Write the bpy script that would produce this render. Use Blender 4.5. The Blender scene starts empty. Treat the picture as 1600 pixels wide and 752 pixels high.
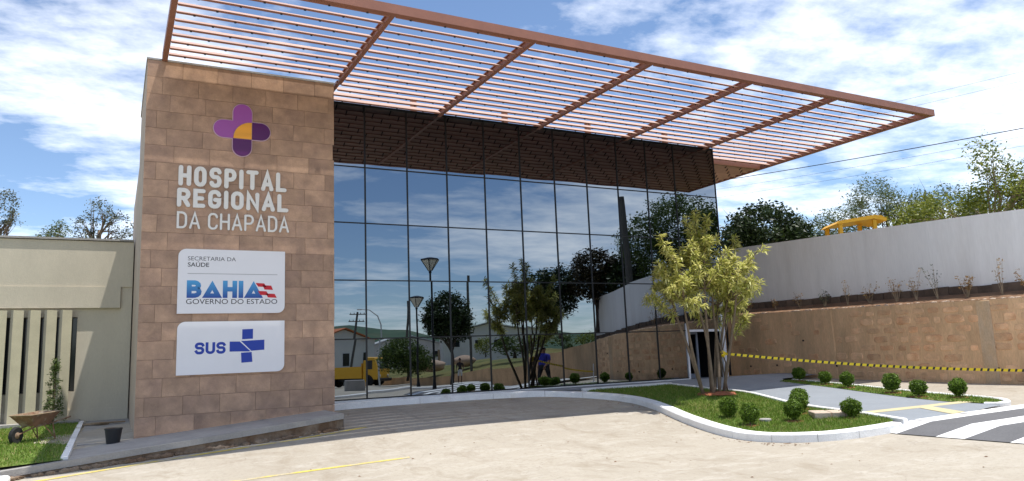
import bpy, bmesh, math, random
import numpy as np
from mathutils import Vector, Matrix
R = math.radians
random.seed(7)
rng = np.random.default_rng(7)
scn = bpy.context.scene
col = scn.collection

# ------------------------------------------------------------ camera, sky, sun, exposure
cam_d = bpy.data.cameras.new('camera'); cam = bpy.data.objects.new('camera', cam_d); col.objects.link(cam)
scn.camera = cam
cam_d.sensor_width = 36.0; cam_d.lens = 36 * 1156.9 / 1600; cam_d.clip_end = 5000; cam_d.clip_start = .1
YAW, PIT, ROL = R(28.343), R(8.870), R(-2.3226)
fw = Vector((math.sin(YAW)*math.cos(PIT), math.cos(YAW)*math.cos(PIT), math.sin(PIT)))
rt = Vector((math.cos(YAW), -math.sin(YAW), 0)); up = rt.cross(fw)
rt2 = rt*math.cos(ROL) + up*math.sin(ROL); up2 = -rt*math.sin(ROL) + up*math.cos(ROL)
M = Matrix((rt2, up2, -fw)).transposed().to_4x4(); M.translation = Vector((-6.2608, -20.4404, 1.004))
cam.matrix_world = M

SUN = Vector((.22, -.19, 1)).normalized()
world = bpy.data.worlds.new('World'); scn.world = world; world.use_nodes = True
wn = world.node_tree.nodes; wl = world.node_tree.links; wn.clear()
wo = wn.new('ShaderNodeOutputWorld'); bg = wn.new('ShaderNodeBackground'); bg.inputs[1].default_value = .125
sky = wn.new('ShaderNodeTexSky'); sky.sky_type = 'NISHITA'; sky.sun_disc = False
sky.sun_elevation = math.asin(SUN.z); sky.sun_rotation = math.atan2(SUN.x, SUN.y)
sky.air_density = 1.0; sky.dust_density = .35; sky.ozone_density = 2.6; sky.altitude = 1200
# clouds: noise on a plane overhead (direction divided by its height)
tcw = wn.new('ShaderNodeTexCoord'); sep = wn.new('ShaderNodeSeparateXYZ'); wl.new(tcw.outputs['Generated'], sep.inputs[0])
mx = wn.new('ShaderNodeMath'); mx.operation = 'MAXIMUM'; wl.new(sep.outputs[2], mx.inputs[0]); mx.inputs[1].default_value = .0
ad = wn.new('ShaderNodeMath'); ad.operation = 'ADD'; wl.new(mx.outputs[0], ad.inputs[0]); ad.inputs[1].default_value = .10
dx = wn.new('ShaderNodeMath'); dx.operation = 'DIVIDE'; wl.new(sep.outputs[0], dx.inputs[0]); wl.new(ad.outputs[0], dx.inputs[1])
dy = wn.new('ShaderNodeMath'); dy.operation = 'DIVIDE'; wl.new(sep.outputs[1], dy.inputs[0]); wl.new(ad.outputs[0], dy.inputs[1])
cmb = wn.new('ShaderNodeCombineXYZ'); wl.new(dx.outputs[0], cmb.inputs[0]); wl.new(dy.outputs[0], cmb.inputs[1])
CLOUD_OFF = (-19.14, -1.075, .0)
mp = wn.new('ShaderNodeMapping'); wl.new(cmb.outputs[0], mp.inputs[0]); mp.inputs['Location'].default_value = CLOUD_OFF
mp.inputs['Rotation'].default_value = (0, 0, R(20)); mp.inputs['Scale'].default_value = (1.0, 1.35, 1)
n1 = wn.new('ShaderNodeTexNoise'); wl.new(mp.outputs[0], n1.inputs['Vector']); n1.inputs['Scale'].default_value = .62
n1.inputs['Detail'].default_value = 9; n1.inputs['Roughness'].default_value = .55; n1.inputs['Distortion'].default_value = .35
n2 = wn.new('ShaderNodeTexNoise'); wl.new(mp.outputs[0], n2.inputs['Vector']); n2.inputs['Scale'].default_value = 4.5
n2.inputs['Detail'].default_value = 8; n2.inputs['Roughness'].default_value = .62
mixn = wn.new('ShaderNodeMath'); mixn.operation = 'MULTIPLY_ADD'; wl.new(n2.outputs[0], mixn.inputs[0]); mixn.inputs[1].default_value = .42
wl.new(n1.outputs[0], mixn.inputs[2])
ramp = wn.new('ShaderNodeValToRGB'); wl.new(mixn.outputs[0], ramp.inputs[0])
ramp.color_ramp.elements[0].position = .65; ramp.color_ramp.elements[0].color = (0, 0, 0, 1)
ramp.color_ramp.elements[1].position = .98; ramp.color_ramp.elements[1].color = (1, 1, 1, 1)
cm = wn.new('ShaderNodeMath'); cm.operation = 'MULTIPLY'; wl.new(ramp.outputs[0], cm.inputs[0]); cm.inputs[1].default_value = .93
mixc = wn.new('ShaderNodeMix'); mixc.data_type = 'RGBA'
wl.new(cm.outputs[0], mixc.inputs['Factor']); wl.new(sky.outputs[0], mixc.inputs[6]); mixc.inputs[7].default_value = (11.6, 11.6, 11.6, 1)
wl.new(mixc.outputs[2], bg.inputs[0]); wl.new(bg.outputs[0], wo.inputs[0])

sd = bpy.data.lights.new('sun', 'SUN'); sd.energy = 3.7; sd.angle = R(.5); sd.color = (1, .955, .89)
so = bpy.data.objects.new('sun', sd); col.objects.link(so); so.rotation_euler = SUN.to_track_quat('Z', 'Y').to_euler()
scn.render.engine = 'CYCLES'
vs = scn.view_settings; vs.view_transform = 'Standard'; vs.look = 'None'; vs.gamma = 1; vs.use_curve_mapping = False
vs.exposure = .58

# ------------------------------------------------------------ materials
def nodes(name):
    m = bpy.data.materials.new(name); m.use_nodes = True
    nt = m.node_tree; b = nt.nodes['Principled BSDF']
    return m, nt, b
def mat(name, c, rough=.7, var=.18, scale=3.0, fine=0.0, bump=0.0, bscale=40., metal=0.0, rnd=0.0, spec=.4, c2=None, c2pos=(.45, .7), stretch=(1, 1, 1), detail=6, emit=None):
    """principled colour with noise variation in world space; c2: second colour in patches; rnd: per-object brightness"""
    m, nt, b = nodes(name); N = nt.nodes.new; L = nt.links.new
    b.inputs['Roughness'].default_value = rough; b.inputs['Metallic'].default_value = metal; b.inputs['Specular IOR Level'].default_value = spec
    geo = N('ShaderNodeNewGeometry'); mp = N('ShaderNodeMapping'); L(geo.outputs['Position'], mp.inputs[0]); mp.inputs['Scale'].default_value = stretch
    base = N('ShaderNodeRGB'); base.outputs[0].default_value = (*c, 1); cur = base.outputs[0]
    if rnd:
        oi = N('ShaderNodeObjectInfo'); add = N('ShaderNodeVectorMath'); add.operation = 'MULTIPLY_ADD'
        cb = N('ShaderNodeCombineXYZ'); L(oi.outputs['Random'], cb.inputs[0]); L(oi.outputs['Random'], cb.inputs[1]); L(oi.outputs['Random'], cb.inputs[2])
        L(cb.outputs[0], add.inputs[0]); add.inputs[1].default_value = (37, 17, 53); L(mp.outputs[0], add.inputs[2]); vec = add.outputs[0]
    else: vec = mp.outputs[0]
    if c2:
        n = N('ShaderNodeTexNoise'); L(vec, n.inputs['Vector']); n.inputs['Scale'].default_value = scale*.6; n.inputs['Detail'].default_value = 8; n.inputs['Roughness'].default_value = .62
        r = N('ShaderNodeValToRGB'); L(n.outputs[0], r.inputs[0]); r.color_ramp.elements[0].position = c2pos[0]; r.color_ramp.elements[1].position = c2pos[1]
        mixn = N('ShaderNodeMix'); mixn.data_type = 'RGBA'; L(r.outputs[0], mixn.inputs['Factor']); L(cur, mixn.inputs[6]); mixn.inputs[7].default_value = (*c2, 1); cur = mixn.outputs[2]
    def mul(sock, fac_sock, lo, hi, cur):
        mr = N('ShaderNodeMapRange'); L(fac_sock, mr.inputs[0]); mr.inputs[1].default_value = sock[0]; mr.inputs[2].default_value = sock[1]; mr.inputs[3].default_value = lo; mr.inputs[4].default_value = hi
        v = N('ShaderNodeVectorMath'); v.operation = 'SCALE'; L(cur, v.inputs[0]); L(mr.outputs[0], v.inputs['Scale']); return v.outputs[0]
    if var:
        n = N('ShaderNodeTexNoise'); L(vec, n.inputs['Vector']); n.inputs['Scale'].default_value = scale; n.inputs['Detail'].default_value = detail; n.inputs['Roughness'].default_value = .65
        cur = mul((.3, .7), n.outputs[0], 1-var, 1+var, cur)
    if fine:
        n = N('ShaderNodeTexNoise'); L(vec, n.inputs['Vector']); n.inputs['Scale'].default_value = scale*22; n.inputs['Detail'].default_value = 3
        cur = mul((.3, .7), n.outputs[0], 1-fine, 1+fine, cur)
    if rnd: cur = mul((0, 1), oi.outputs['Random'], 1-rnd, 1+rnd, cur)
    L(cur, b.inputs['Base Color'])
    if bump:
        n = N('ShaderNodeTexNoise'); L(vec, n.inputs['Vector']); n.inputs['Scale'].default_value = bscale; n.inputs['Detail'].default_value = 5
        bp = N('ShaderNodeBump'); bp.inputs['Strength'].default_value = bump; bp.inputs['Distance'].default_value = .02; L(n.outputs[0], bp.inputs['Height']); L(bp.outputs[0], b.inputs['Normal'])
    if emit: b.inputs['Emission Color'].default_value = (*emit, 1); b.inputs['Emission Strength'].default_value = 1
    return m
def leafmat(name, c1, c2, trans=.3, dry=None):
    m, nt, b = nodes(name); N = nt.nodes.new; L = nt.links.new
    geo = N('ShaderNodeNewGeometry')
    r = N('ShaderNodeValToRGB'); L(geo.outputs['Random Per Island'], r.inputs[0])
    r.color_ramp.elements[0].color = (*c1, 1); r.color_ramp.elements[1].color = (*c2, 1)
    if dry:
        r.color_ramp.elements[1].position = .86; e_ = r.color_ramp.elements.new(.93); e_.color = (*dry, 1)
    b.inputs['Roughness'].default_value = .5; b.inputs['Specular IOR Level'].default_value = .3
    L(r.outputs[0], b.inputs['Base Color'])
    t = N('ShaderNodeBsdfTranslucent'); L(r.outputs[0], t.inputs[0])
    ms = N('ShaderNodeMixShader'); ms.inputs[0].default_value = trans; L(b.outputs[0], ms.inputs[1]); L(t.outputs[0], ms.inputs[2])
    L(ms.outputs[0], nt.nodes['Material Output'].inputs[0])
    return m

MT = dict(
 white=mat('white_paint', (.78, .78, .77), .6, .05, 2.5, bump=.1, fine=.03),
 kerbwhite=mat('kerb_white_paint', (.82, .82, .81), .75, .08, 2.2, fine=.08, bump=.35, bscale=22, c2=(.55, .52, .47), c2pos=(.56, .78)),
 dark=mat('dark_metal', (.016, .017, .019), .4, 0, metal=.3),
 black=mat('black', (.012, .012, .013), .6, 0),
 terracotta=mat('terracotta_paint', (.27, .115, .075), .5, .10, 2.5, fine=.05),
 slat=mat('slat_paint', (.47, .305, .24), .55, .10, 2.5, fine=.05, rnd=.10),
 tilecore=mat('tile_grout', (.19, .14, .10), .9, .1),
 render=mat('cream_render', (.56, .505, .395), .85, .07, 1.2, fine=.03, bump=.2, bscale=60, stretch=(1, 1, .35)),
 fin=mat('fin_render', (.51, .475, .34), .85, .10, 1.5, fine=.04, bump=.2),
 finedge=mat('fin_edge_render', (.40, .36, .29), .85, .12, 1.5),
 towerside=mat('tower_side_render', (.40, .325, .255), .85, .14, 1.5, fine=.05),
 board=mat('sign_white', (.80, .80, .82), .35, .02, 1.5),
 letter=mat('letter_white', (.76, .755, .72), .4, .03, 2),
 grey_text=mat('print_grey', (.09, .09, .10), .5, 0), black_text=mat('print_black', (.015, .015, .018), .5, 0),
 line_grey=mat('print_line', (.35, .35, .36), .5, 0), blue_text=mat('print_blue', (.010, .045, .36), .4, 0), red=mat('print_red', (.58, .012, .022), .4, 0),
 purple=mat('logo_light_purple', (.33, .085, .36), .3, 0), dpurple=mat('logo_dark_purple', (.085, .006, .10), .3, 0), orange=mat('logo_orange', (.80, .36, .03), .3, .12, 2, stretch=(.1, .1, 3)), pinkedge=mat('logo_edge', (.60, .42, .52), .4, 0),
 grey_pave=mat('grey_painted_paving', (.235, .258, .285), .8, .08, 1.3, fine=.06, bump=.2, bscale=30),
 darkasph=mat('dark_painted_crossing', (.125, .125, .13), .85, .10, 1.5, fine=.10, bump=.3, bscale=50),
 tactile=mat('tactile_yellow', (.52, .45, .27), .8, .08, 3),
 yellowline=mat('yellow_road_paint', (.62, .49, .10), .85, .15, 3, fine=.2, c2=(.42, .375, .29), c2pos=(.46, .62)),
 concrete=mat('grey_concrete', (.33, .315, .295), .9, .14, 1.6, fine=.08, bump=.4, bscale=25),
 rough_edge=mat('weathered_edge', (.25, .19, .135), .95, .22, 3.0, fine=.15, bump=1.0, bscale=14, c2=(.14, .085, .05), c2pos=(.42, .62)),
 soil=mat('bare_soil', (.20, .115, .065), .95, .25, 3, fine=.2, bump=1, bscale=12),
 sand=mat('sandy_rim', (.52, .42, .33), .95, .15, 3, fine=.12, bump=.6, bscale=15),
 mulch=mat('red_mulch', (.30, .10, .045), .95, .3, 8, fine=.2, bump=1, bscale=30),
 stonewall=mat('retaining_wall_render', (.69, .44, .25), .95, .22, 1.1, fine=.10, bump=.8, bscale=12, c2=(.50, .34, .20), c2pos=(.45, .70), stretch=(1, 1.3, .35)),
 pier=mat('stained_pier', (.54, .40, .27), .95, .2, 1.8, fine=.1, bump=.6, bscale=14, c2=(.58, .38, .21), c2pos=(.42, .6), stretch=(1, 1, .4)),
 stone=mat('rubble_stone', (.68, .43, .25), .95, .24, 2.4, fine=.12, bump=.8, bscale=16, rnd=.16, c2=(.62, .33, .175), c2pos=(.48, .66)),
 darkbrick=mat('dark_foundation_block', (.135, .095, .07), .95, .25, 3, fine=.15, bump=.9, bscale=14, rnd=.25),
 wallwhite=mat('whitewashed_wall', (.86, .835, .81), .9, .06, .8, fine=.03, bump=.3, bscale=9, c2=(.70, .66, .62), c2pos=(.52, .82), stretch=(1, 1.2, .16)),
 bark=mat('bark', (.17, .125, .085), .9, .25, 6, bump=.6, bscale=30), palebark=mat('pale_bark', (.34, .26, .17), .9, .25, 6, bump=.5, bscale=30), darkbark=mat('dark_bark', (.075, .06, .045), .9, .2, 6),
 yellow=mat('yellow_machine_paint', (.78, .42, .025), .45, .06, 2), tyre=mat('tyre_rubber', (.02, .02, .02), .85, .1), rust=mat('rusty_steel', (.22, .12, .07), .85, .3, 7, c2=(.34, .28, .2), c2pos=(.5, .65)), wood=mat('weathered_wood', (.30, .22, .14), .9, .2, 6, stretch=(1, 6, 1)),
 glassdark=mat('vehicle_glass', (.02, .025, .03), .08, 0), rooftile=mat('clay_roof', (.50, .16, .065), .9, .15, 2), housewhite=mat('house_wall', (.70, .69, .66), .9, .08, .6), shed=mat('shed_roof', (.55, .55, .54), .7, .1, .6),
 boulder=mat('pale_boulder', (.48, .34, .25), .95, .2, 1.5, fine=.1, bump=.8, bscale=8),
 hill=mat('far_hill', (.045, .085, .05), 1, .35, .02, c2=(.10, .11, .06), c2pos=(.5, .7)),
 terrain=mat('dry_grass_ground', (.19, .165, .05), 1, .25, .5, fine=.2, bump=1, bscale=10, c2=(.11, .13, .035), c2pos=(.46, .62)),
 skin=mat('skin', (.24, .12, .075), .55, .05), hair=mat('hair', (.012, .01, .009), .6, 0), blue_shirt=mat('blue_shirt', (.03, .035, .30), .85, .08, 6), dark_trousers=mat('dark_trousers', (.02, .02, .025), .9, .1, 6), dark_shirt=mat('dark_shirt', (.035, .03, .032), .9, .1, 6), white_shorts=mat('white_shorts', (.72, .72, .70), .9, .05, 6), shoe=mat('shoe', (.02, .018, .016), .6, 0),
 lampglass=mat('lamp_glass', (.62, .60, .50), .35, 0), tape_y=mat('tape_yellow', (.80, .58, .02), .45, .05), tape_k=mat('tape_black', (.02, .02, .018), .45, 0),
 door_white=mat('white_aluminium', (.66, .67, .70), .4, .04), door_blue=mat('bluegrey_aluminium', (.17, .20, .25), .35, .04),
 insul=mat('insulator', (.10, .06, .05), .3, 0), plastic=mat('black_plastic', (.02, .02, .022), .5, .1), sill=mat('concrete_pole', (.10, .095, .085), .9, .15, 2),
)
GL = {}
GL['box'] = leafmat('boxwood_leaf', (.05, .10, .010), (.185, .29, .03), .25)
GL['grass'] = leafmat('grass_blade', (.085, .165, .016), (.23, .33, .05), .3, (.40, .34, .14))
GL['pale'] = leafmat('variegated_leaf', (.34, .37, .05), (.82, .77, .32), .35)
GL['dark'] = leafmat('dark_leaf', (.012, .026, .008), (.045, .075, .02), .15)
GL['mid'] = leafmat('mid_leaf', (.045, .085, .018), (.13, .18, .04), .25)
GL['lime'] = leafmat('lime_leaf', (.10, .145, .02), (.29, .31, .055), .3)
GL['feather'] = leafmat('feather_leaf', (.06, .10, .03), (.17, .19, .065), .3)
GL['greyg'] = leafmat('grey_green_leaf', (.05, .06, .038), (.13, .145, .09), .2)
GL['dry'] = leafmat('dry_leaf', (.24, .12, .04), (.40, .27, .10), .25)
GL['brownleaf'] = leafmat('brown_dark_leaf', (.03, .022, .012), (.07, .06, .025), .15)

# stone tile (per-object shade)
def tile_mat():
    return mat('stone_tile', (.44, .285, .19), .5, .24, 2.6, fine=.08, bump=.15, bscale=20, rnd=.11, spec=.35, c2=(.325, .21, .15), c2pos=(.40, .66), detail=10)
MT['tile'] = tile_mat()
def glass_mat():
    m, nt, b = nodes('mirror_glass'); N = nt.nodes.new; L = nt.links.new
    b.inputs['Base Color'].default_value = (.225, .255, .29, 1); b.inputs['Metallic'].default_value = 1; b.inputs['Roughness'].default_value = .0
    return m
MT['glass'] = glass_mat()
def ground_mat():
    m, nt, b = nodes('old_concrete'); N = nt.nodes.new; L = nt.links.new
    b.inputs['Roughness'].default_value = .92; b.inputs['Specular IOR Level'].default_value = .25
    geo = N('ShaderNodeNewGeometry'); pos = geo.outputs['Position']
    def noise(sc, det=6, ro=.6, st=None, dist=0):
        v = pos
        if st: q = N('ShaderNodeMapping'); L(pos, q.inputs[0]); q.inputs['Scale'].default_value = st; v = q.outputs[0]
        n = N('ShaderNodeTexNoise'); L(v, n.inputs['Vector']); n.inputs['Scale'].default_value = sc; n.inputs['Detail'].default_value = det; n.inputs['Roughness'].default_value = ro; n.inputs['Distortion'].default_value = dist
        return n.outputs[0]
    def mix(f, a, c):
        x = N('ShaderNodeMix'); x.data_type = 'RGBA'; L(f, x.inputs['Factor']); L(a, x.inputs[6]) if hasattr(a, 'links') else None
        x.inputs[7].default_value = (*c, 1); return x
    def rampf(s, a, bb, top=1.0):
        r = N('ShaderNodeMapRange'); L(s, r.inputs[0]); r.inputs[1].default_value = a; r.inputs[2].default_value = bb; r.inputs[3].default_value = 0; r.inputs[4].default_value = top; return r.outputs[0]
    base = N('ShaderNodeRGB'); base.outputs[0].default_value = (.405, .365, .30, 1)
    x = mix(rampf(noise(.35, 8, .65), .42, .66, .75), base.outputs[0], (.345, .305, .245))
    x = mix(rampf(noise(1.6, 8, .7, (1, 2.2, 1), .6), .50, .66, .75), x.outputs[2], (.47, .435, .375))
    x = mix(rampf(noise(.9, 9, .72, (1.8, 1, 1), .8), .52, .72, .85), x.outputs[2], (.275, .23, .17))
    x = mix(rampf(noise(14, 6, .75), .50, .70, .6), x.outputs[2], (.27, .235, .19))
    x = mix(rampf(noise(70, 3, .6), .60, .72, .45), x.outputs[2], (.24, .21, .18))
    # cracks
    vo = N('ShaderNodeTexVoronoi'); vo.feature = 'DISTANCE_TO_EDGE'; vo.inputs['Scale'].default_value = .22
    q = N('ShaderNodeMapping'); nz = N('ShaderNodeTexNoise'); L(pos, nz.inputs['Vector']); nz.inputs['Scale'].default_value = 1.4; nz.inputs['Detail'].default_value = 6
    va = N('ShaderNodeVectorMath'); va.operation = 'MULTIPLY_ADD'; L(nz.outputs['Color'], va.inputs[0]); va.inputs[1].default_value = (1.6, 1.6, 0); L(pos, va.inputs[2]); L(va.outputs[0], vo.inputs['Vector'])
    cr = N('ShaderNodeMapRange'); L(vo.outputs['Distance'], cr.inputs[0]); cr.inputs[1].default_value = .0; cr.inputs[2].default_value = .004; cr.inputs[3].default_value = .28; cr.inputs[4].default_value = 0
    x = mix(cr.outputs[0], x.outputs[2], (.17, .14, .11))
    # rust stain
    L(x.outputs[2], b.inputs['Base Color'])
    bp = N('ShaderNodeBump'); bp.inputs['Strength'].default_value = .5; bp.inputs['Distance'].default_value = .015; L(noise(24, 6, .7), bp.inputs['Height']); L(bp.outputs[0], b.inputs['Normal'])
    return m
MT['ground'] = ground_mat()
def lawn_mat():
    return mat('lawn_turf', (.11, .17, .026), 1, .25, .9, fine=.3, bump=1, bscale=40, c2=(.21, .18, .06), c2pos=(.48, .68))
MT['lawn'] = lawn_mat()

# ------------------------------------------------------------ mesh helpers
class MB:
    def __init__(s): s.v = []; s.f = []; s.m = []
    def poly(s, pts, mi=0):
        n = len(s.v); s.v += [tuple(p) for p in pts]; s.f.append(tuple(range(n, n+len(pts)))); s.m.append(mi)
    def raw(s, vs, fs, mi=0):
        n = len(s.v); s.v += [tuple(p) for p in vs]; s.f += [tuple(i+n for i in f) for f in fs]; s.m += [mi]*len(fs)
    def box(s, x0, x1, y0, y1, z0, z1, mi=0):
        vs = [(x0,y0,z0),(x1,y0,z0),(x1,y1,z0),(x0,y1,z0),(x0,y0,z1),(x1,y0,z1),(x1,y1,z1),(x0,y1,z1)]
        s.raw(vs, [(0,3,2,1),(4,5,6,7),(0,1,5,4),(1,2,6,5),(2,3,7,6),(3,0,4,7)], mi)
    def bbox(s, x0, x1, y0, y1, z0, z1, bev=.02, mi=0, seg=1):
        bm = bmesh.new(); bmesh.ops.create_cube(bm, size=1)
        for v in bm.verts: v.co = Vector(((x0+x1)/2+v.co.x*(x1-x0), (y0+y1)/2+v.co.y*(y1-y0), (z0+z1)/2+v.co.z*(z1-z0)))
        bmesh.ops.bevel(bm, geom=bm.edges[:], offset=bev, segments=seg, affect='EDGES', profile=.5)
        bm.verts.index_update(); s.raw([v.co[:] for v in bm.verts], [[v.index for v in f.verts] for f in bm.faces], mi); bm.free()
    def tube(s, pts, rad, n=8, mi=0, cap=True):
        pts = [Vector(p) for p in pts]; k = len(pts)
        rad = [rad]*k if not hasattr(rad, '__len__') else rad
        base = len(s.v); prev = None
        for i, p in enumerate(pts):
            d = (pts[min(i+1, k-1)] - pts[max(i-1, 0)]).normalized()
            if prev is None:
                a = d.orthogonal().normalized()
            else:
                a = (prev - d*prev.dot(d)); a = a.normalized() if a.length > 1e-6 else d.orthogonal().normalized()
            prev = a; b = d.cross(a)
            for j in range(n):
                t = 2*math.pi*j/n; s.v.append(tuple(p + (a*math.cos(t)+b*math.sin(t))*rad[i]))
        for i in range(k-1):
            for j in range(n):
                a0 = base+i*n+j; a1 = base+i*n+(j+1) % n
                s.f.append((a0, a1, a1+n, a0+n)); s.m.append(mi)
        if cap:
            s.f.append(tuple(base+j for j in range(n))[::-1]); s.m.append(mi)
            s.f.append(tuple(base+(k-1)*n+j for j in range(n))); s.m.append(mi)
    def lathe(s, c, prof, n=24, mi=0, axis='Z'):
        base = len(s.v); c = Vector(c)
        for r, h in prof:
            for j in range(n):
                t = 2*math.pi*j/n
                o = (r*math.cos(t), r*math.sin(t), h) if axis == 'Z' else ((h, r*math.cos(t), r*math.sin(t)) if axis == 'X' else (r*math.sin(t), h, r*math.cos(t)))
                s.v.append(tuple(c+Vector(o)))
        for i in range(len(prof)-1):
            for j in range(n):
                a0 = base+i*n+j; a1 = base+i*n+(j+1) % n; s.f.append((a0, a1, a1+n, a0+n)); s.m.append(mi)
        s.f.append(tuple(base+j for j in range(n))[::-1]); s.m.append(mi); s.f.append(tuple(base+(len(prof)-1)*n+j for j in range(n))); s.m.append(mi)
    def prism_xz(s, pts, y0, y1, mi=0):
        """outline (x,z), front at y0 (towards camera), back at y1"""
        n = len(pts); vs = [(x, y0, z) for x, z in pts]+[(x, y1, z) for x, z in pts]
        fs = [tuple(range(n)), tuple(range(2*n-1, n-1, -1))]+[(i, i+n, (i+1) % n+n, (i+1) % n) for i in range(n)]
        s.raw(vs, fs, mi)
    def prism_xy(s, pts, zt, zb, mi=0):
        n = len(pts); zt_ = zt if callable(zt) else (lambda x, y: zt); zb_ = zb if callable(zb) else (lambda x, y: zb)
        vs = [(x, y, zt_(x, y)) for x, y in pts]+[(x, y, zb_(x, y)) for x, y in pts]
        s.raw(vs, [tuple(range(n)), tuple(range(2*n-1, n-1, -1))]+[(i, i+n, (i+1) % n+n, (i+1) % n) for i in range(n)], mi)
    def mesh(s, name, mats, off=(0, 0, 0), smooth=False):
        me = bpy.data.meshes.new(name); ox, oy, oz = off
        me.from_pydata([(x-ox, y-oy, z-oz) for x, y, z in s.v], [], s.f)
        for m in mats: me.materials.append(m)
        if len(mats) > 1: me.polygons.foreach_set('material_index', s.m)
        bm = bmesh.new(); bm.from_mesh(me); bmesh.ops.recalc_face_normals(bm, faces=bm.faces[:]); bm.to_mesh(me); bm.free()
        if smooth: me.polygons.foreach_set('use_smooth', [True]*len(me.polygons))
        me.update(); return me
    def build(s, name, mats, parent=None, smooth=False, loc=None):
        mats = mats if isinstance(mats, (list, tuple)) else [mats]
        w = wloc(parent)
        o = bpy.data.objects.new(name, s.mesh(name, mats, w if loc is None else loc, smooth)); col.objects.link(o)
        if parent: o.parent = parent
        if loc is not None: o.location = Vector(loc)-Vector(w)
        return o
def wloc(o):
    v = Vector((0, 0, 0))
    while o: v += o.location; o = o.parent
    return v
def empty(name, loc, label=None, cat=None, group=None):
    o = bpy.data.objects.new(name, None); o.empty_display_size = .2; o.location = loc; col.objects.link(o)
    if label: tag(o, label, cat, group)
    return o
def tag(o, label, cat, group=None):
    o['label'] = label; o['category'] = cat
    if group: o['group'] = group
    return o
def struct(o): o['kind'] = 'structure'; return o
def inst(name, me, loc, parent, rot=None):
    o = bpy.data.objects.new(name, me); o.location = Vector(loc)-wloc(parent); col.objects.link(o); o.parent = parent
    if rot: o.rotation_euler = rot
    return o
def crom(pts, n=8, closed=False):
    out = []; k = len(pts); P = [np.array(p, float) for p in pts]
    rngk = range(k if closed else k-1)
    for i in rngk:
        p0 = P[(i-1) % k] if closed or i > 0 else P[0]; p1 = P[i]; p2 = P[(i+1) % k]; p3 = P[(i+2) % k] if closed or i+2 < k else P[-1]
        for t in np.arange(n)/n:
            out.append(tuple(.5*((2*p1)+(-p0+p2)*t+(2*p0-5*p1+4*p2-p3)*t*t+(-p0+3*p1-3*p2+p3)*t**3)))
    if not closed: out.append(tuple(P[-1]))
    return out

# ------------------------------------------------------------ ground
YS = [-700, -140, -60, -30, -22, -16, -10, -6, 0, 700]; ZS = [-3, -2.2, -1.4, -.88, -.68, -.51, -.40, -.32, -.2, -.2]
def g(X, Y):
    k = float(np.interp(X, [2, 5, 7.7, 10, 13, 16], [.09, .092, .068, .05, .034, .024]))
    t = min(max(0, -Y-.7), 9); t = t if t < 6 else 6+(t-6)-(t-6)**2/6
    m = max(-math.log1p(math.exp(min(-X/.6, 60)))*.6, -9)
    f = min(max((Y+18)/12, 0), 1); f = f*f*(3-2*f)
    return min(-.2-k*t+.035*m*f, float(np.interp(Y, YS, ZS)) if Y < -14 else 9)
def grid_sheet(name, xs, ys, fz, m):
    vs = [(x, y, fz(x, y)) for y in ys for x in xs]; nx = len(xs)
    fs = [(j*nx+i, j*nx+i+1, (j+1)*nx+i+1, (j+1)*nx+i) for j in range(len(ys)-1) for i in range(nx-1)]
    b = MB(); b.raw(vs, fs); return b.build(name, m, smooth=True)
xs = [-900, -400, -150, -60, -30, -20]+list(np.arange(-14, 22.1, .5))+[26, 34, 50, 90, 200, 500, 900]
ys = [-1200, -600, -300, -140, -100, -60, -45, -35]+list(np.arange(-30, 12.1, .5))+[20, 40, 100, 300, 900]
struct(grid_sheet('ground', xs, ys, g, MT['ground']))

def strip(b, line, w, h, base=-.1, mi=0, side=1):
    """extruded band along a polyline; line = outer edge, band lies on the given side; top = ground + h"""
    L = [Vector((x, y, 0)) for x, y in line]; k = len(L); prof = []
    for i, p in enumerate(L):
        d = (L[min(i+1, k-1)]-L[max(i-1, 0)]).normalized(); nrm = Vector((-d.y, d.x, 0))*side
        q = p+nrm*w; z0 = g(p.x, p.y); hz = h(p.x, p.y) if callable(h) else z0+h
        c = min(.03, w*.2); pc = p+nrm*c; qc = q-nrm*c
        prof.append([(p.x, p.y, z0+base), (p.x, p.y, hz-c), (pc.x, pc.y, hz), (qc.x, qc.y, hz), (q.x, q.y, hz-c), (q.x, q.y, z0+base)])
    vs = [v for r in prof for v in r]; fs = []
    for i in range(k-1):
        for j in range(5): fs.append((i*6+j, i*6+j+1, (i+1)*6+j+1, (i+1)*6+j))
    fs += [tuple(range(6)), tuple(range((k-1)*6, k*6))]
    b.raw(vs, fs, mi)

def offset_line(line, w, side=1):
    L = [Vector((x, y, 0)) for x, y in line]; k = len(L); o = []
    for i, p in enumerate(L):
        d = (L[min(i+1, k-1)]-L[max(i-1, 0)]).normalized(); o.append(tuple((p+Vector((-d.y, d.x, 0))*side*w)[:2]))
    return o
# kerb round the lawn island and along the glass
kerb_line = crom([(-1.25, -.40), (1.0, -.52), (3.0, -.58), (4.6, -.82), (5.5, -1.3), (6.12, -2.1), (6.46, -3.2), (6.26, -4.6), (5.66, -6.4), (5.2, -8.2), (5.14, -9.15), (5.38, -9.92), (5.84, -10.45), (6.45, -10.75), (7.3, -10.95)], 6)
b = MB(); strip(b, offset_line(kerb_line, .012), .276, .158, side=1)
kerb = struct(b.build('kerb', MT['concrete']))
kp = 0
while kp < len(kerb_line)-1:
    q = [list(p_) for p_ in kerb_line[kp:kp+8]]
    if len(q) < 2: break
    for a_, c_ in ((0, 1), (-1, -2)):      # open the joint a little
        d_ = Vector(q[c_])-Vector(q[a_]); d_ = d_.normalized()*.006; q[a_] = [q[a_][0]+d_.x, q[a_][1]+d_.y]
    b = MB(); dz_ = random.uniform(-.006, .006); strip(b, q, .30, .17+dz_, side=1); b.build('kerb_stone', MT['kerbwhite'], kerb); kp += 7
inner = kerb_line[21:]
lawn_in = offset_line(kerb_line[28:], .29)
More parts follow.
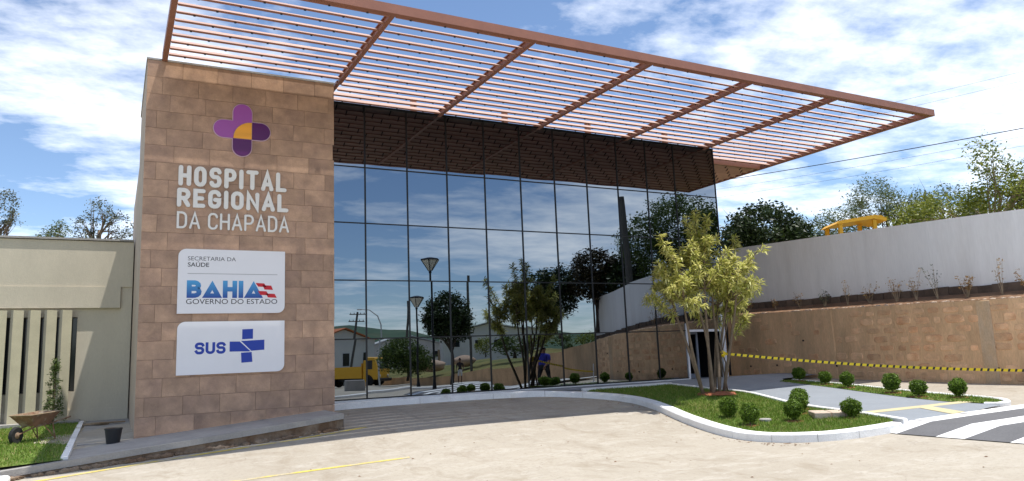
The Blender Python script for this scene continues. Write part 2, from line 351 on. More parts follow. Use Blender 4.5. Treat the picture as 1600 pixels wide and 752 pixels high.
lawn_back = [(7.66, -10.5), (8.49, -8.02), (9.06, -5.03), (9.40, -3.12), (9.46, -1.5), (6.6, -1.4)]
lawn_poly = lawn_in + lawn_back
def fill_poly(name, poly, hz, m, sub=.5, kind=True):
    bm = bmesh.new(); vs = [bm.verts.new((x, y, 0)) for x, y in poly]
    es = [bm.edges.new((vs[i], vs[(i+1) % len(vs)])) for i in range(len(vs))]
    bmesh.ops.triangle_fill(bm, edges=es, use_beauty=True)
    bmesh.ops.subdivide_edges(bm, edges=bm.edges[:], cuts=9, use_grid_fill=True)
    bmesh.ops.triangulate(bm, faces=bm.faces[:])
    for v in bm.verts: v.co.z = hz(v.co.x, v.co.y)
    for f in bm.faces:
        f.smooth = True
        if f.normal.z < 0: f.normal_flip()
    me = bpy.data.meshes.new(name); bm.to_mesh(me); bm.free(); me.materials.append(m)
    bm = bmesh.new(); bm.from_mesh(me)
    bmesh.ops.recalc_face_normals(bm, faces=bm.faces[:])
    if sum(f.normal.z for f in bm.faces) < 0: bmesh.ops.reverse_faces(bm, faces=bm.faces[:])
    bm.to_mesh(me); bm.free()
    o = bpy.data.objects.new(name, me); col.objects.link(o)
    if kind: struct(o)
    return o
lawn_z = lambda x, y: g(x, y)+.14+.02*math.sin(x*1.7)*math.cos(y*1.3)+.13*math.exp(-((x-7.95)**2+(y+5.1)**2)/1.6)
fill_poly('lawn', lawn_poly, lawn_z, MT['lawn'])
# thin white edging along the back of the lawn
b = MB(); strip(b, crom([(7.55, -10.8), (8.41, -8.05), (8.98, -5.06), (9.32, -3.15), (9.38, -1.7), (9.25, -1.35), (6.3, -1.28)], 5), .10, lambda x, y: lawn_z(x, y)+.06, side=-1)
struct(b.build('lawn_edging', MT['kerbwhite']))
# entrance paving: grey painted, with the strip before the glass
pz = lambda x, y: g(x, y)+.125+max(0, min(1, (y+3)/3))*.03
pave_poly = [(7.62, -10.75), (8.47, -8.03), (9.04, -5.04), (9.38, -3.13), (9.46, -1.5), (9.3, -1.27), (6.25, -1.22), (5.0, -.72), (3.1, -.29), (-1.2, -.11), (-1.2, .2), (16.2, .2), (16.2, -1.6), (13.8, -2.2), (12.75, -3.1), (12.1, -5.4), (11.35, -7.7), (10.6, -9.85), (10.45, -11.1), (9.0, -11.15)]
fill_poly('entrance_paving', pave_poly, pz, MT['grey_pave'])
b = MB()
for y in np.arange(-11.2, -.4, 1.2):      # saw cuts in the paving
    pass
tz = lambda x, y: pz(x, y)+.010
b.prism_xy([(8.15, -9.40), (8.25, -9.08), (10.78, -10.05), (10.68, -10.35)], tz, pz); b.prism_xy([(9.42, -9.92), (9.70, -10.02), (9.15, -11.08), (8.82, -11.0)], tz, pz)
struct(b.build('tactile_strip', MT['tactile']))
# narrow planting strip with clipped balls along the far side of the paving
strip_poly = [(12.80, -2.95), (13.55, -2.9), (13.35, -3.9), (12.9, -5.8), (12.35, -7.7), (11.75, -9.7), (11.35, -10.5), (10.95, -10.85), (10.62, -10.8), (10.65, -9.8), (11.38, -7.7), (12.12, -5.45)]
fill_poly('planting_strip', strip_poly, lambda x, y: g(x, y)+.13, MT['lawn'])
b = MB(); strip(b, crom([(13.6, -2.85), (13.4, -3.9), (12.96, -5.8), (12.4, -7.72), (11.8, -9.72), (11.42, -10.58), (11.0, -10.98), (10.58, -10.98), (10.48, -10.7)], 5), .12, .16, side=-1)
struct(b.build('strip_kerb', MT['kerbwhite']))

# raised zebra crossing: ramp then table, white and dark bands
ang = math.atan2(.62, 3.9)   # bands run slightly towards the building
ca, sa = math.cos(.27), math.sin(.27)
def cz(u):
    return .015+.122*min(max(u/.85, 0), 1)
def cross_pt(u, v): return (6.96+u*.958, -11.02-v-u*.225)
b = MB()
us = [0, .4, .85, 2, 4, 7, 10]
vb = [-.40, .02, .79, 1.31, 2.07, 2.62, 3.3, 3.75, 4.4, 5, 5.6]
def band(b, v0, v1, mi, dz=0):
    for i in range(len(us)-1):
        q = [cross_pt(us[i], v0), cross_pt(us[i+1], v0), cross_pt(us[i+1], v1), cross_pt(us[i], v1)]
        hs = [cz(us[i]), cz(us[i+1]), cz(us[i+1]), cz(us[i])]
        if v0 < 0:
            q[0] = (q[0][0]+.10, q[0][1])
        b.poly([(x, y, g(x, y)+h+dz) for (x, y), h in zip(q, hs)], mi)
bw = MB(); bd = MB()
for i in range(len(vb)-1):
    band(bw if i % 2 == 0 else bd, vb[i], vb[i+1], 0)
struct(bw.build('crossing_white_bands', MT['kerbwhite'])); struct(bd.build('crossing_dark_bands', MT['darkasph']))

# concrete walk in front of the tower, weathered edge, yellow lines
wz = lambda x, y: max(-.02+.078*x, g(x, -4)+.08)
fy = lambda x: float(np.interp(x, [-9.5, -7.9, -5.8, -2.9, -1.4], [-4.5, -4.32, -4.0, -3.6, -3.2]))
b = MB()
wx = list(np.arange(-9.5, -1.59, .35))+[-1.55]
for i in range(len(wx)-1):
    x0, x1 = wx[i], wx[i+1]
    ya, yb = fy(x0), fy(x1)
    b.poly([(x0, ya, wz(x0, 0)), (x1, yb, wz(x1, 0)), (x1, -1.4, wz(x1, 0)), (x0, -1.4, wz(x0, 0))], 0)
    zt0, zt1 = wz(x0, 0), wz(x1, 0); zb0, zb1 = g(x0, ya)-.08, g(x1, yb)-.08
    m0 = zt0-min(.12, (zt0-zb0)*.5); m1 = zt1-min(.12, (zt1-zb1)*.5)
    b.poly([(x0, ya, m0), (x1, yb, m1), (x1, yb, zt1), (x0, ya, zt0)], 0)
    b.poly([(x0, ya+.03, zb0), (x1, yb+.03, zb1), (x1, yb+.03, m1+.01), (x0, ya+.03, m0+.01)], 1)
x1 = -1.55; b.poly([(x1, fy(x1), g(x1, fy(x1))-.1), (x1, -1.4, g(x1, -1.4)-.1), (x1, -1.4, wz(x1, 0)), (x1, fy(x1), wz(x1, 0))], 0)
struct(b.build('walkway', [MT['concrete'], MT['rough_edge']]))
# ragged soil/rubble at the foot of the walkway
b = MB()
for i in range(170):
    x = random.uniform(-8.5, -1.6); r = random.uniform(.025, .08); z = g(x, fy(x))
    vs = []; c = Vector((x, fy(x)-.02-random.uniform(0, .07), z+r*.25))
    bm = bmesh.new(); bmesh.ops.create_icosphere(bm, subdivisions=1, radius=r)
    bm.verts.index_update()
    vv = [tuple(c+Vector((v.co.x*random.uniform(.8, 1.9), v.co.y*random.uniform(.6, 1.1), v.co.z*random.uniform(.5, 1)))) for v in bm.verts]
    b.raw(vv, [[v.index for v in f.verts] for f in bm.faces]); bm.free()
o = b.build('rubble_edging', MT['rough_edge']); o['kind'] = 'stuff'; tag(o, 'crumbling brown soil and rubble along the foot of the concrete walk', 'rubble')
def painted(name, pts, w, m):
    L = crom(pts, 10); b = MB(); o1 = offset_line(L, w/2, 1); o2 = offset_line(L, w/2, -1)
    for i in range(len(L)-1):
        b.poly([(x, y, g(x, y)+.006) for x, y in (o1[i], o2[i], o2[i+1], o1[i+1])])
    return struct(b.build(name, m))
painted('yellow_kerb_line', [(-8.0, -4.85), (-6.9, -4.6), (-5.0, -4.2), (-2.9, -3.86), (-1.05, -3.35)], .11, MT['yellowline'])
painted('yellow_bay_line', [(-6.4, -6.72), (-4.34, -6.75), (-1.28, -6.82)], .10, MT['yellowline'])
# grey side path with white edging, left lawn
b = MB(); b.prism_xy([(-6.88, -1.6), (-5.78, -1.6), (-5.78, 5.0), (-6.88, 5.0)], lambda x, y: -.50+.02*(y+1.5), -1.2)
struct(b.build('side_path', MT['concrete']))
llz = lambda x, y: np.interp(y, [-4.6, -1.5, 5], [-.585, -.50, -.36])+.02*math.sin(x*2+y)
fill_poly('side_lawn', [(-16, -3.9), (-12, -4.3), (-7.02, -4.0), (-7.02, -1), (-7.02, 2), (-7.02, 4.95), (-12, 4.95), (-16, 4.95)], llz, MT['lawn'])
b = MB(); b.prism_xy([(-7.06, -3.9), (-6.94, -3.9), (-6.94, 4.7), (-7.06, 4.7)], lambda x, y: float(llz(x, y))+.035, -1.2)
struct(b.build('side_lawn_edging', MT['kerbwhite']))
b = MB(); b.bbox(-8.6, -7.74, -5.5, -4.72, -1.2, -.66, .04); struct(b.build('kerb_end_block', MT['kerbwhite']))

# ------------------------------------------------------------ grass blades (stuff)
def grass(name, poly, zf, n, label, hgt=.055):
    P = np.array(poly); mn, mxx = P.min(0), P.max(0); pts = []
    while len(pts) < n:
        c = rng.uniform(mn, mxx, (n, 2)); ins = np.zeros(n, bool); j = len(P)-1
        for i in range(len(P)):
            cond = ((P[i, 1] > c[:, 1]) != (P[j, 1] > c[:, 1])) & (c[:, 0] < (P[j, 0]-P[i, 0])*(c[:, 1]-P[i, 1])/(P[j, 1]-P[i, 1]+1e-12)+P[i, 0])
            ins ^= cond; j = i
        pts += list(c[ins])
    pts = np.array(pts[:n]); z = np.array([zf(x, y) for x, y in pts])-.005
    a = rng.uniform(0, 2*np.pi, n); w = rng.uniform(.006, .012, n); h = rng.uniform(.5, 1.3, n)*hgt; ln = rng.normal(0, .022, (n, 2))
    v = np.zeros((n, 3, 3)); v[:, 0, :2] = pts+np.stack([np.cos(a)*w, np.sin(a)*w], 1); v[:, 1, :2] = pts-np.stack([np.cos(a)*w, np.sin(a)*w], 1); v[:, 2, :2] = pts+ln
    v[:, 0, 2] = z; v[:, 1, 2] = z; v[:, 2, 2] = z+h
    o = fast_mesh(name, v.reshape(-1, 3), 3, GL['grass']); o['kind'] = 'stuff'; tag(o, label, 'grass'); return o
def fast_mesh(name, verts, k, m, parent=None, link=True):
    nf = len(verts)//k; me = bpy.data.meshes.new(name)
    if parent is not None: verts = verts-np.array(wloc(parent))
    me.vertices.add(len(verts)); me.vertices.foreach_set('co', verts.astype(np.float32).ravel())
    me.loops.add(len(verts)); me.loops.foreach_set('vertex_index', np.arange(len(verts), dtype=np.int32))
    me.polygons.add(nf); me.polygons.foreach_set('loop_start', np.arange(0, len(verts), k, dtype=np.int32))
    me.update(calc_edges=True); me.validate()
    me.materials.append(m)
    if not link: return me
    o = bpy.data.objects.new(name, me); col.objects.link(o)
    if parent is not None: o.parent = parent
    return o
grass('grass', lawn_poly, lawn_z, 42000, 'short green grass on the kerbed island by the pale tree')
grass('grass', strip_poly, lambda x, y: g(x, y)+.13, 6000, 'thin grass in the narrow strip of clipped balls')
grass('grass', [(-10.5, -4.2), (-7.05, -4.0), (-7.05, 4.9), (-10.5, 4.9)], lambda x, y: float(llz(x, y)), 22000, 'sunlit grass of the lawn beside the wheelbarrow')

# ------------------------------------------------------------ hospital building
HB = empty('hospital_building', (4, 0, 0), 'hospital entrance building with brown stone tower, mirror glass front and terracotta slatted canopy', 'building')
TX0, TX1, TY, TZ = -5.80, -1.30, -1.50, 8.42
b = MB(); b.box(TX0+.004, TX1-.03, TY+.03, 3.2, -1.2, TZ); b.box(TX0+.004, TX1-.03, 3.2, 9.5, -1.2, 6.9)
tower = b.build('tower', MT['towerside'], HB)
b = MB(); b.box(TX0+.02, TX1-.05, TY+.022, TY+.031, -1.1, TZ-.02); b.build('grout_bed', MT['tilecore'], tower)
TH, TW = .422, .80
zc = TZ; ci = 0
tmesh = {}
offs = [.0, .52, .23, .66, .35, .1, .58, .3]
while zc > -.75:
    z0 = zc-TH; x = TX0-offs[ci % 8]*TW-random.uniform(0, .1)
    while x < TX1:
        a = max(x, TX0); c = min(x+TW, TX1)
        if c-a > .04:
            w = round(c-a-.005, 3)
            key = w
            if key not in tmesh:
                bt = MB(); bt.bbox(0, w, 0, .028, 0, TH-.005, .002); tmesh[key] = bt.mesh('tile', [MT['tile']])
            inst('tile', tmesh[key], (a+.0025, TY-.002-random.uniform(0, .003), z0+.0025), tower)
        x += TW
    zc = z0; ci += 1
# tower cap
b = MB(); b.box(TX0-.02, TX1+.01, TY-.02, 3.22, TZ+.002, TZ+.045); b.build('parapet_cap', MT['concrete'], tower)

# glass box
COLS = [-1.292+1.292*i for i in range(11)]+[13.59]; ROWS = [0, 1.65, 3.30, 4.95, 6.60, 8.45]
b = MB(); b.box(-1.27, 11.60, .08, 12, -1, 8.40); b.box(11.60, 13.56, .08, 12, 1.72, 8.40); b.box(11.6, 13.56, 2.5, 12, -1, 1.72)
b.box(13.46, 13.56, .08, 2.5, -1, 1.72)
b.build('body', MT['black'], HB)
b = MB(); b.box(-1.28, 13.60, -.03, 12.02, 8.452, 8.50); b.build('roof_flashing', MT['dark'], HB)
def pane(w, h, bow, tx, tz, seed):
    n = 6; vs = []; fs = []
    for j in range(n+1):
        for i in range(n+1):
            u, v = i/n, j/n; X = (u-.5)*w; Z = (v-.5)*h
            d = bow*(1-(2*u-1)**2)*(1-.6*(2*v-1)**2)
            vs.append((X, -d+X*tx+Z*tz, Z))
    for j in range(n):
        for i in range(n): fs.append((j*(n+1)+i, j*(n+1)+i+1, (j+1)*(n+1)+i+1, (j+1)*(n+1)+i))
    m = MB(); m.raw(vs, fs); return m.mesh('glass_pane', [MT['glass']], smooth=True)
for r in range(5):
    for c in range(11):
        if c == 10 and r == 0: continue
        x0, x1, z0, z1 = COLS[c], COLS[c+1], ROWS[r], ROWS[r+1]
        me = pane(x1-x0-.036, z1-z0-.036, random.uniform(-.0024, .0010)*(1.9 if r == 0 else 1), random.gauss(0, .0012), random.gauss(0, .0011), 0)
        o = inst('glass_pane', me, ((x0+x1)/2, .012, (z0+z1)/2), HB)
mm = MB(); mm.box(-.019, .019, -.012, .06, 0, 8.45); me_m = mm.mesh('mullion', [MT['dark']])
for c in range(len(COLS)):
    if c == 10:
        k = MB(); k.box(-.019, .019, -.012, .06, 1.65, 8.45); inst('mullion', k.mesh('mullion', [MT['dark']]), (COLS[c], 0, 0), HB)
    else: inst('mullion', me_m, (COLS[c], 0, 0), HB)
for z in ROWS:
    k = MB(); k.box(-1.292, 13.59 if z > .1 else 11.60, -.009, .055, z-.016, z+.016); k.build('transom', MT['dark'], HB)
b = MB(); b.box(-1.27, 11.60, -.05, .09, -.7, -.018); b.build('plinth', MT['kerbwhite'], HB)
# entrance door bay
dr = empty('entrance_door', (12.5, .1, -.1)); dr.parent = HB; dr.location = Vector((12.5, .1, -.1))-HB.location
b = MB(); b.box(11.605, 11.675, -.03, .075, -.22, 1.90); b.build('jamb', MT['door_white'], dr)
b = MB(); b.box(11.68, 13.25, -.01, .07, 1.60, 1.68); b.build('head_bar', MT['door_white'], dr)
b = MB(); b.box(13.26, 13.42, -.05, .075, -.22, 3.55); b.build('corner_post', MT['door_white'], dr)
def door_leaf(x0, x1, y, nm):
    b = MB(); b.box(x0, x0+.08, y, y+.05, -.03, 1.60); b.box(x1-.08, x1, y, y+.05, -.03, 1.60); b.box(x0+.08, x1-.08, y, y+.05, 1.52, 1.60); b.box(x0+.08, x1-.08, y, y+.05, -.03, .12)
    f = b.build('door_leaf', MT['door_blue'], dr)
    p = MB(); p.box(x0+.08, x1-.08, y+.02, y+.03, .12, 1.52); return f
door_leaf(11.72, 12.45, .35, 'a')
b = MB(); b.box(11.6, 13.5, .1, 2.5, -.6, -.06); b.build('threshold', MT['grey_pave'], dr)

# canopy
BAY = [-5.43, -1.17, 2.37, 5.93, 9.55, 13.15, 17.72]; CZ = 8.42; FY = -6.02
b = MB()
b.box(BAY[0]-.07, BAY[-1]+.07, FY-.10, FY+.03, CZ-.015, CZ+.20)
b.box(BAY[0]-.06, BAY[0]+.06, FY+.032, TY-.02, CZ-.01, CZ+.19)
b.box(BAY[-1]-.06, BAY[-1]+.06, FY+.032, 4.35, CZ-.01, CZ+.19)
b.box(13.21, BAY[-1]-.062, 1.45, 1.57, CZ-.008, CZ+.18)
b.box(13.21, BAY[-1]-.062, 4.23, 4.35, CZ-.008, CZ+.18)
canopy = b.build('canopy', MT['terracotta'], HB)
for i, x in enumerate(BAY[1:-1]):
    k = MB(); yb = .55 if i < 4 else 4.3
    y0 = FY+.033
    if i == 0: yb = TY-.03
    k.box(-.055, .055, y0, yb, CZ, CZ+.025); k.box(-.055, .055, y0, yb, CZ+.16, CZ+.185); k.box(-.012, .012, y0, yb, CZ+.026, CZ+.159)
    if i == 0: k.box(-.055, .055, TY-.03+.001, .5, CZ+.05, CZ+.12)
    k.v = [(vx+x, vy, vz) for vx, vy, vz in k.v]
    k.build('rafter', MT['terracotta'], canopy)
def slat_mesh(w, phase, flip=False):
    a = R(29.5)*(-1 if flip else 1); W = .375; b = MB()
    d = Vector((0, math.cos(a), math.sin(a))); nrm = Vector((0, -math.sin(a), math.cos(a)))
    def slab(x0, x1, s0, s1, t0, t1, mi):
        P = []
        for s in (s0, s1):
            for t in (t0, t1): P.append(d*s+nrm*t)
        vs = [(x0, P[0].y, P[0].z), (x1, P[0].y, P[0].z), (x1, P[2].y, P[2].z), (x0, P[2].y, P[2].z), (x0, P[1].y, P[1].z), (x1, P[1].y, P[1].z), (x1, P[3].y, P[3].z), (x0, P[3].y, P[3].z)]
        b.raw(vs, [(0, 3, 2, 1), (4, 5, 6, 7), (0, 1, 5, 4), (1, 2, 6, 5), (2, 3, 7, 6), (3, 0, 4, 7)], mi)
    slab(0, w, -W/2, W/2, -.009, .009, 0)
    slab(0, w, -W/2-.014, -W/2, -.034, .009, 2)       # folded lower lip
    x = .35+phase
    while x < w-.1:
        slab(x-.014, x+.014, -W/2+.01, W/2-.01, -.030, -.0095, 1); slab(x-.022, x+.022, -W/2-.026, -W/2-.0145, -.044, -.012, 1)
        x += .82
    return b.mesh('slat', [MT['slat'], MT['dark'], MT['terracotta']])
SP = .40
for bi in range(6):
    x0, x1 = BAY[bi]+.065, BAY[bi+1]-.065; w = x1-x0
    ms = [slat_mesh(w, 0), slat_mesh(w, .41)]
    yend = TY-.12 if bi == 0 else (.45 if bi < 5 else 1.35)
    y = FY+.24; k = 0
    while y < yend:
        inst('slat', ms[k % 2], (x0, y, CZ+.105), canopy, rot=(R(random.uniform(-1.5, 1.5)), 0, 0)); y += SP; k += 1
x0, x1 = 13.215, BAY[6]-.065
ms = [slat_mesh(x1-x0, 0, True), slat_mesh(x1-x0, .41, True)]
y = 1.72; k = 0
while y < 4.2:
    inst('slat', ms[k % 2], (x0, y, CZ+.1), canopy); y += .36; k += 1
for x in (1.8, 5.05, 8.4, 11.9):
    k = MB(); k.box(x-.08, x+.08, .62, .78, 8.502, 9.15); k.build('roof_post', MT['terracotta'], canopy)

# ------------------------------------------------------------ lettering helpers
def arc(cx, cz, rx, rz, a0, a1, n=8): return [(cx+rx*math.cos(R(a0+(a1-a0)*i/n)), cz+rz*math.sin(R(a0+(a1-a0)*i/n))) for i in range(n+1)]
def rr(w, r=.24):   # closed rounded rectangle
    return arc(w-r, 1-r, r, r, 90, 0, 4)+arc(w-r, r, r, r, 0, -90, 4)+arc(r, r, r, r, 270, 180, 4)+arc(r, 1-r, r, r, 180, 90, 4)
W_ = .56
S_ = arc(W_-.2, .76, .2, .24, 20, 90, 4)+arc(.22, .76, .22, .24, 90, 250, 6)+arc(W_-.22, .27, .22, .27, 70, -90, 6)+arc(.2, .24, .2, .24, 270, 200, 4)
GLY = {
 'H': (W_, [[(0, 0), (0, 1)], [(W_, 0), (W_, 1)], [(0, .5), (W_, .5)]]), 'O': (W_, [('c', rr(W_, .27))]), 'S': (W_, [S_]),
 'P': (W_, [[(0, 0), (0, 1)], [(0, 1), (W_-.26, 1)]+arc(W_-.26, .72, .26, .28, 90, -90, 6)+[(0, .44)]]), 'I': (.02, [[(.01, 0), (.01, 1)]]),
 'T': (.6, [[(0, 1), (.6, 1)], [(.3, 0), (.3, 1)]]), 'A': (.62, [[(0, 0), (.31, 1), (.62, 0)], [(.11, .30), (.51, .30)]]), 'L': (.5, [[(0, 1), (0, 0), (.5, 0)]]),
 'R': (W_, [[(0, 0), (0, 1)], [(0, 1), (W_-.26, 1)]+arc(W_-.26, .73, .26, .27, 90, -90, 6)+[(0, .46)], [(W_*.5, .46), (W_, 0)]]),
 'E': (.5, [[(.5, 1), (0, 1), (0, 0), (.5, 0)], [(0, .5), (.42, .5)]]),
 'G': (W_, [arc(W_-.24, .74, .24, .26, 15, 90, 4)+arc(.25, .74, .25, .26, 90, 180, 4)+arc(.25, .26, .25, .26, 180, 270, 4)+arc(W_-.24, .26, .24, .26, 270, 360, 4)+[(W_, .46), (W_*.55, .46)]]),
 'N': (.6, [[(0, 0), (0, 1), (.6, 0), (.6, 1)]]), 'D': (W_, [('c', [(0, 0), (0, 1), (.26, 1)]+arc(.26, .7, .3, .3, 80, 0, 4)+arc(.26, .3, .3, .3, 0, -80, 4)+[(.26, 0)])]),
 'C': (W_, [arc(W_-.24, .74, .24, .26, 10, 90, 4)+arc(.25, .74, .25, .26, 90, 180, 4)+arc(.25, .26, .25, .26, 180, 270, 4)+arc(W_-.24, .26, .24, .26, 270, 350, 4)]),
 'U': (W_, [[(0, 1), (0, .28)]+arc(.28, .28, .28, .28, 180, 360, 8)+[(W_, 1)]]), 'V': (.6, [[(0, 1), (.3, 0), (.6, 1)]]),
 'B': (W_, [('c', [(0, 0), (0, 1), (.26, 1)]+arc(.28, .77, .24, .23, 80, -60, 5)+arc(.28, .28, .28, .28, 60, -80, 5)+[(.26, 0)]), [(0, .53), (.34, .53)]]),
 'Δ': (.78, [('c', [(.05, 0), (.39, .80), (.73, 0)])]),
}
def stroke(b, pts, w, y0, y1, closed=False, rnd=True, mi=0):
    P = [Vector((x, z)) for x, z in pts]
    Q = [P[0]]
    for p in P[1:]:
        if (p-Q[-1]).length > 1e-4: Q.append(p)
    if closed and (Q[0]-Q[-1]).length < 1e-4: Q.pop()
    P = Q; n = len(P); lft = []; rgt = []
    if not closed and not rnd:
        P[0] = P[0]+(P[0]-P[1]).normalized()*w*.5; P[-1] = P[-1]+(P[-1]-P[-2]).normalized()*w*.5
    for i in range(n):
        a = P[(i-1) % n] if closed or i > 0 else None; c = P[(i+1) % n] if closed or i < n-1 else None
        d1 = (P[i]-a).normalized() if a is not None else None; d2 = (c-P[i]).normalized() if c is not None else None
        if d1 is None: d1 = d2
        if d2 is None: d2 = d1
        t = d1+d2
        t = t.normalized() if t.length > 1e-5 else d1
        nn = Vector((-t.y, t.x)); k = 1/max(.42, abs(nn.dot(Vector((-d1.y, d1.x)))))
        lft.append(P[i]+nn*w/2*k); rgt.append(P[i]-nn*w/2*k)
    if closed:
        vs = [(p.x, y0, p.y) for p in lft]+[(p.x, y0, p.y) for p in rgt]+[(p.x, y1, p.y) for p in lft]+[(p.x, y1, p.y) for p in rgt]; fs = []
        for i in range(n):
            j = (i+1) % n; fs += [(i, j, n+j, n+i), (2*n+i, 3*n+i, 3*n+j, 2*n+j), (i, 2*n+i, 2*n+j, j), (n+i, n+j, 3*n+j, 3*n+i)]
        b.raw(vs, fs, mi); return
    # quads along, plus separate cap fans slightly recessed
    vs = [(p.x, y0, p.y) for p in lft]+[(p.x, y0, p.y) for p in rgt]+[(p.x, y1, p.y) for p in lft]+[(p.x, y1, p.y) for p in rgt]; fs = []
    for i in range(n-1):
        j = i+1; fs += [(i, j, n+j, n+i), (2*n+i, 3*n+i, 3*n+j, 2*n+j), (i, 2*n+i, 2*n+j, j), (n+i, n+j, 3*n+j, 3*n+i)]
    fs += [(0, n, 3*n, 2*n), (n-1, 3*n-1, 4*n-1, 2*n-1)]
    b.raw(vs, fs, mi)
    if rnd:
        for p, d in ((P[0], (P[0]-P[1]).normalized()), (P[-1], (P[-1]-P[-2]).normalized())):
            a0 = math.degrees(math.atan2(d.y, d.x)); b.prism_xz(arc(p.x+d.x*.0, p.y, w/2, w/2, a0-90, a0+90, 6), y0+.0009, y1-.0005, mi)
def write(text, x0, x1, z0, z1, sw, yface, depth, parent, m, gap=None, rnd=True, name='letter', one=False, spacew=.35, gapf=1.62):
    """stroke lettering filling x0..x1, z0..z1; sw = stroke width in metres"""
    h = z1-z0-sw; ws = [GLY[c][0] if c != ' ' else spacew for c in text]
    n = len(text); k = h*.95
    gapm = sw*gapf; k = (x1-x0-sw-gapm*(n-1))/sum(ws)
    x = x0+sw/2; outs = []
    bb = MB()
    for c, w in zip(text, ws):
        if c != ' ':
            b = bb if one else MB()
            for si, s in enumerate(GLY[c][1]):
                cl = isinstance(s, tuple) and s[0] == 'c'; pts = s[1] if cl else s
                stroke(b, [(x+px*k, z0+sw/2+pz*h) for px, pz in pts], sw, yface-depth-(.0035 if depth > .01 else .0004)*si, yface, cl, rnd)
            if not one: b.build(name, m, parent)
        x += w*k+gapm
    if one: return bb.build(name, m, parent)
def font_text(name, text, x0, x1, z0, z1, y, m, parent, bold=0.0):
    cu = bpy.data.curves.new(name, 'FONT'); cu.body = text; cu.offset = bold; cu.resolution_u = 4
    o = bpy.data.objects.new(name, cu); col.objects.link(o)
    me = bpy.data.meshes.new_from_object(o); bpy.data.objects.remove(o)
    co = np.array([v.co[:] for v in me.vertices]); mn, mxx = co.min(0), co.max(0)
    w = wloc(parent)
    for v in me.vertices:
        v.co = (x0+(v.co.x-mn[0])/(mxx[0]-mn[0])*(x1-x0)-w.x, y-w.y, z0+(v.co.y-mn[1])/(mxx[1]-mn[1])*(z1-z0)-w.z)
    me.materials.clear(); me.materials.append(m); me.name = name
    o = bpy.data.objects.new(name, me); col.objects.link(o); o.parent = parent; return o

# tower lettering
FYT = TY-.008
nm = empty('hospital_name_lettering', (-3.78, FYT, 4.3), 'raised white letters HOSPITAL REGIONAL DA CHAPADA on the stone tower', 'sign lettering')
write('HOSPITAL', -5.05, -2.53, 5.35, 5.85, .100, FYT, .05, nm, MT['letter'])
write('REGIONAL', -5.07, -2.48, 4.83, 5.29, .098, FYT, .05, nm, MT['letter'])
write('DA CHAPADA', -5.06, -2.46, 4.31, 4.72, .050, FYT, .04, nm, MT['letter'], spacew=.10, gapf=1.9)
# purple emblem
em = empty('purple_cross_emblem', (-3.62, FYT, 6.19), 'purple rounded cross emblem with orange quarter circle above the lettering', 'emblem')
cx, czm, s = -3.62, 6.87, .222     # half cell
lob = .205
def lobe_top(e=0): return [(cx-s-e, czm-s), ]
def cap_up(x0, x1, zb, zt, e=0): r = (x1-x0)/2; return [(x0, zb), (x1, zb)]+arc((x0+x1)/2, zt-r, r, r, 0, 180, 14)
def cap_left(x0, x1, z0, z1): r = (z1-z0)/2; return [(x1, z0), (x1, z1)]+arc(x0+r, (z0+z1)/2, r, r, 90, 270, 14)
def cap_right(x0, x1, z0, z1): r = (z1-z0)/2; return [(x0, z0)]+arc(x1-r, (z0+z1)/2, r, r, -90, 90, 14)+[(x0, z1)]
def cap_down(x0, x1, zb, zt): r = (x1-x0)/2; return [(x0, zt)]+arc((x0+x1)/2, zb+r, r, r, 180, 360, 14)+[(x1, zt)]
e = .018
b = MB(); b.prism_xz(cap_up(cx-s-e, cx+s+e, czm-s, czm+.67+e), FYT-.030, FYT); b.prism_xz(cap_left(cx-.67-e, cx+s, czm-s-e, czm+s+e), FYT-.0305, FYT)
b.prism_xz(cap_right(cx+s-.01, cx+.67+e, czm-s-e, czm+s+e), FYT-.031, FYT); b.prism_xz(cap_down(cx-s-e, cx+s+e, czm-.67-e, czm-s+.01), FYT-.0315, FYT)
b.build('backing_plate', MT['pinkedge'], em)
b = MB(); b.prism_xz(cap_up(cx-s, cx+s, czm+s-.01, czm+.67), FYT-.05, FYT-.034); b.prism_xz(cap_left(cx-.67, cx-s+.01, czm-s, czm+s), FYT-.0505, FYT-.034)
b.prism_xz([(cx-s, czm-s)]+[(cx-s, czm+s), (cx+s, czm+s)]+arc(cx+s, czm-s, 2*s, 2*s, 90, 180, 12), FYT-.051, FYT-.034)
b.build('heart', MT['purple'], em)
b = MB(); b.prism_xz([(cx+s, czm-s)]+arc(cx+s, czm-s, 2*s-.012, 2*s-.012, 90, 180, 16), FYT-.052, FYT-.034); b.build('quarter_disc', MT['orange'], em)
b = MB(); b.prism_xz(cap_right(cx+s+.012, cx+.67, czm-s, czm+s), FYT-.05, FYT-.034); b.build('right_arm', MT['dpurple'], em)
b = MB(); b.prism_xz(cap_down(cx-s, cx+s, czm-.67, czm-s-.012), FYT-.05, FYT-.034); b.build('lower_arm', MT['dpurple'], em)
# sign boards
def board_outline(x0, x1, z0, z1, r=.17): return [(x0, z0)]+arc(x1-r, z0+r, r, r, -90, 0, 8)+[(x1, z1)]+arc(x0+r, z1-r, r, r, 90, 180, 8)
def gradient_blue():
    m, nt, bs = nodes('print_blue_gradient'); N = nt.nodes.new; L = nt.links.new
    geo = N('ShaderNodeNewGeometry'); sp = N('ShaderNodeSeparateXYZ'); L(geo.outputs['Position'], sp.inputs[0])
    mr = N('ShaderNodeMapRange'); L(sp.outputs[2], mr.inputs[0]); mr.inputs[1].default_value = 2.66; mr.inputs[2].default_value = 3.08
    r = N('ShaderNodeValToRGB'); L(mr.outputs[0], r.inputs[0]); r.color_ramp.elements[0].color = (.008, .06, .32, 1); r.color_ramp.elements[1].color = (.06, .35, .66, 1)
    L(r.outputs[0], bs.inputs['Base Color']); bs.inputs['Roughness'].default_value = .4; return m
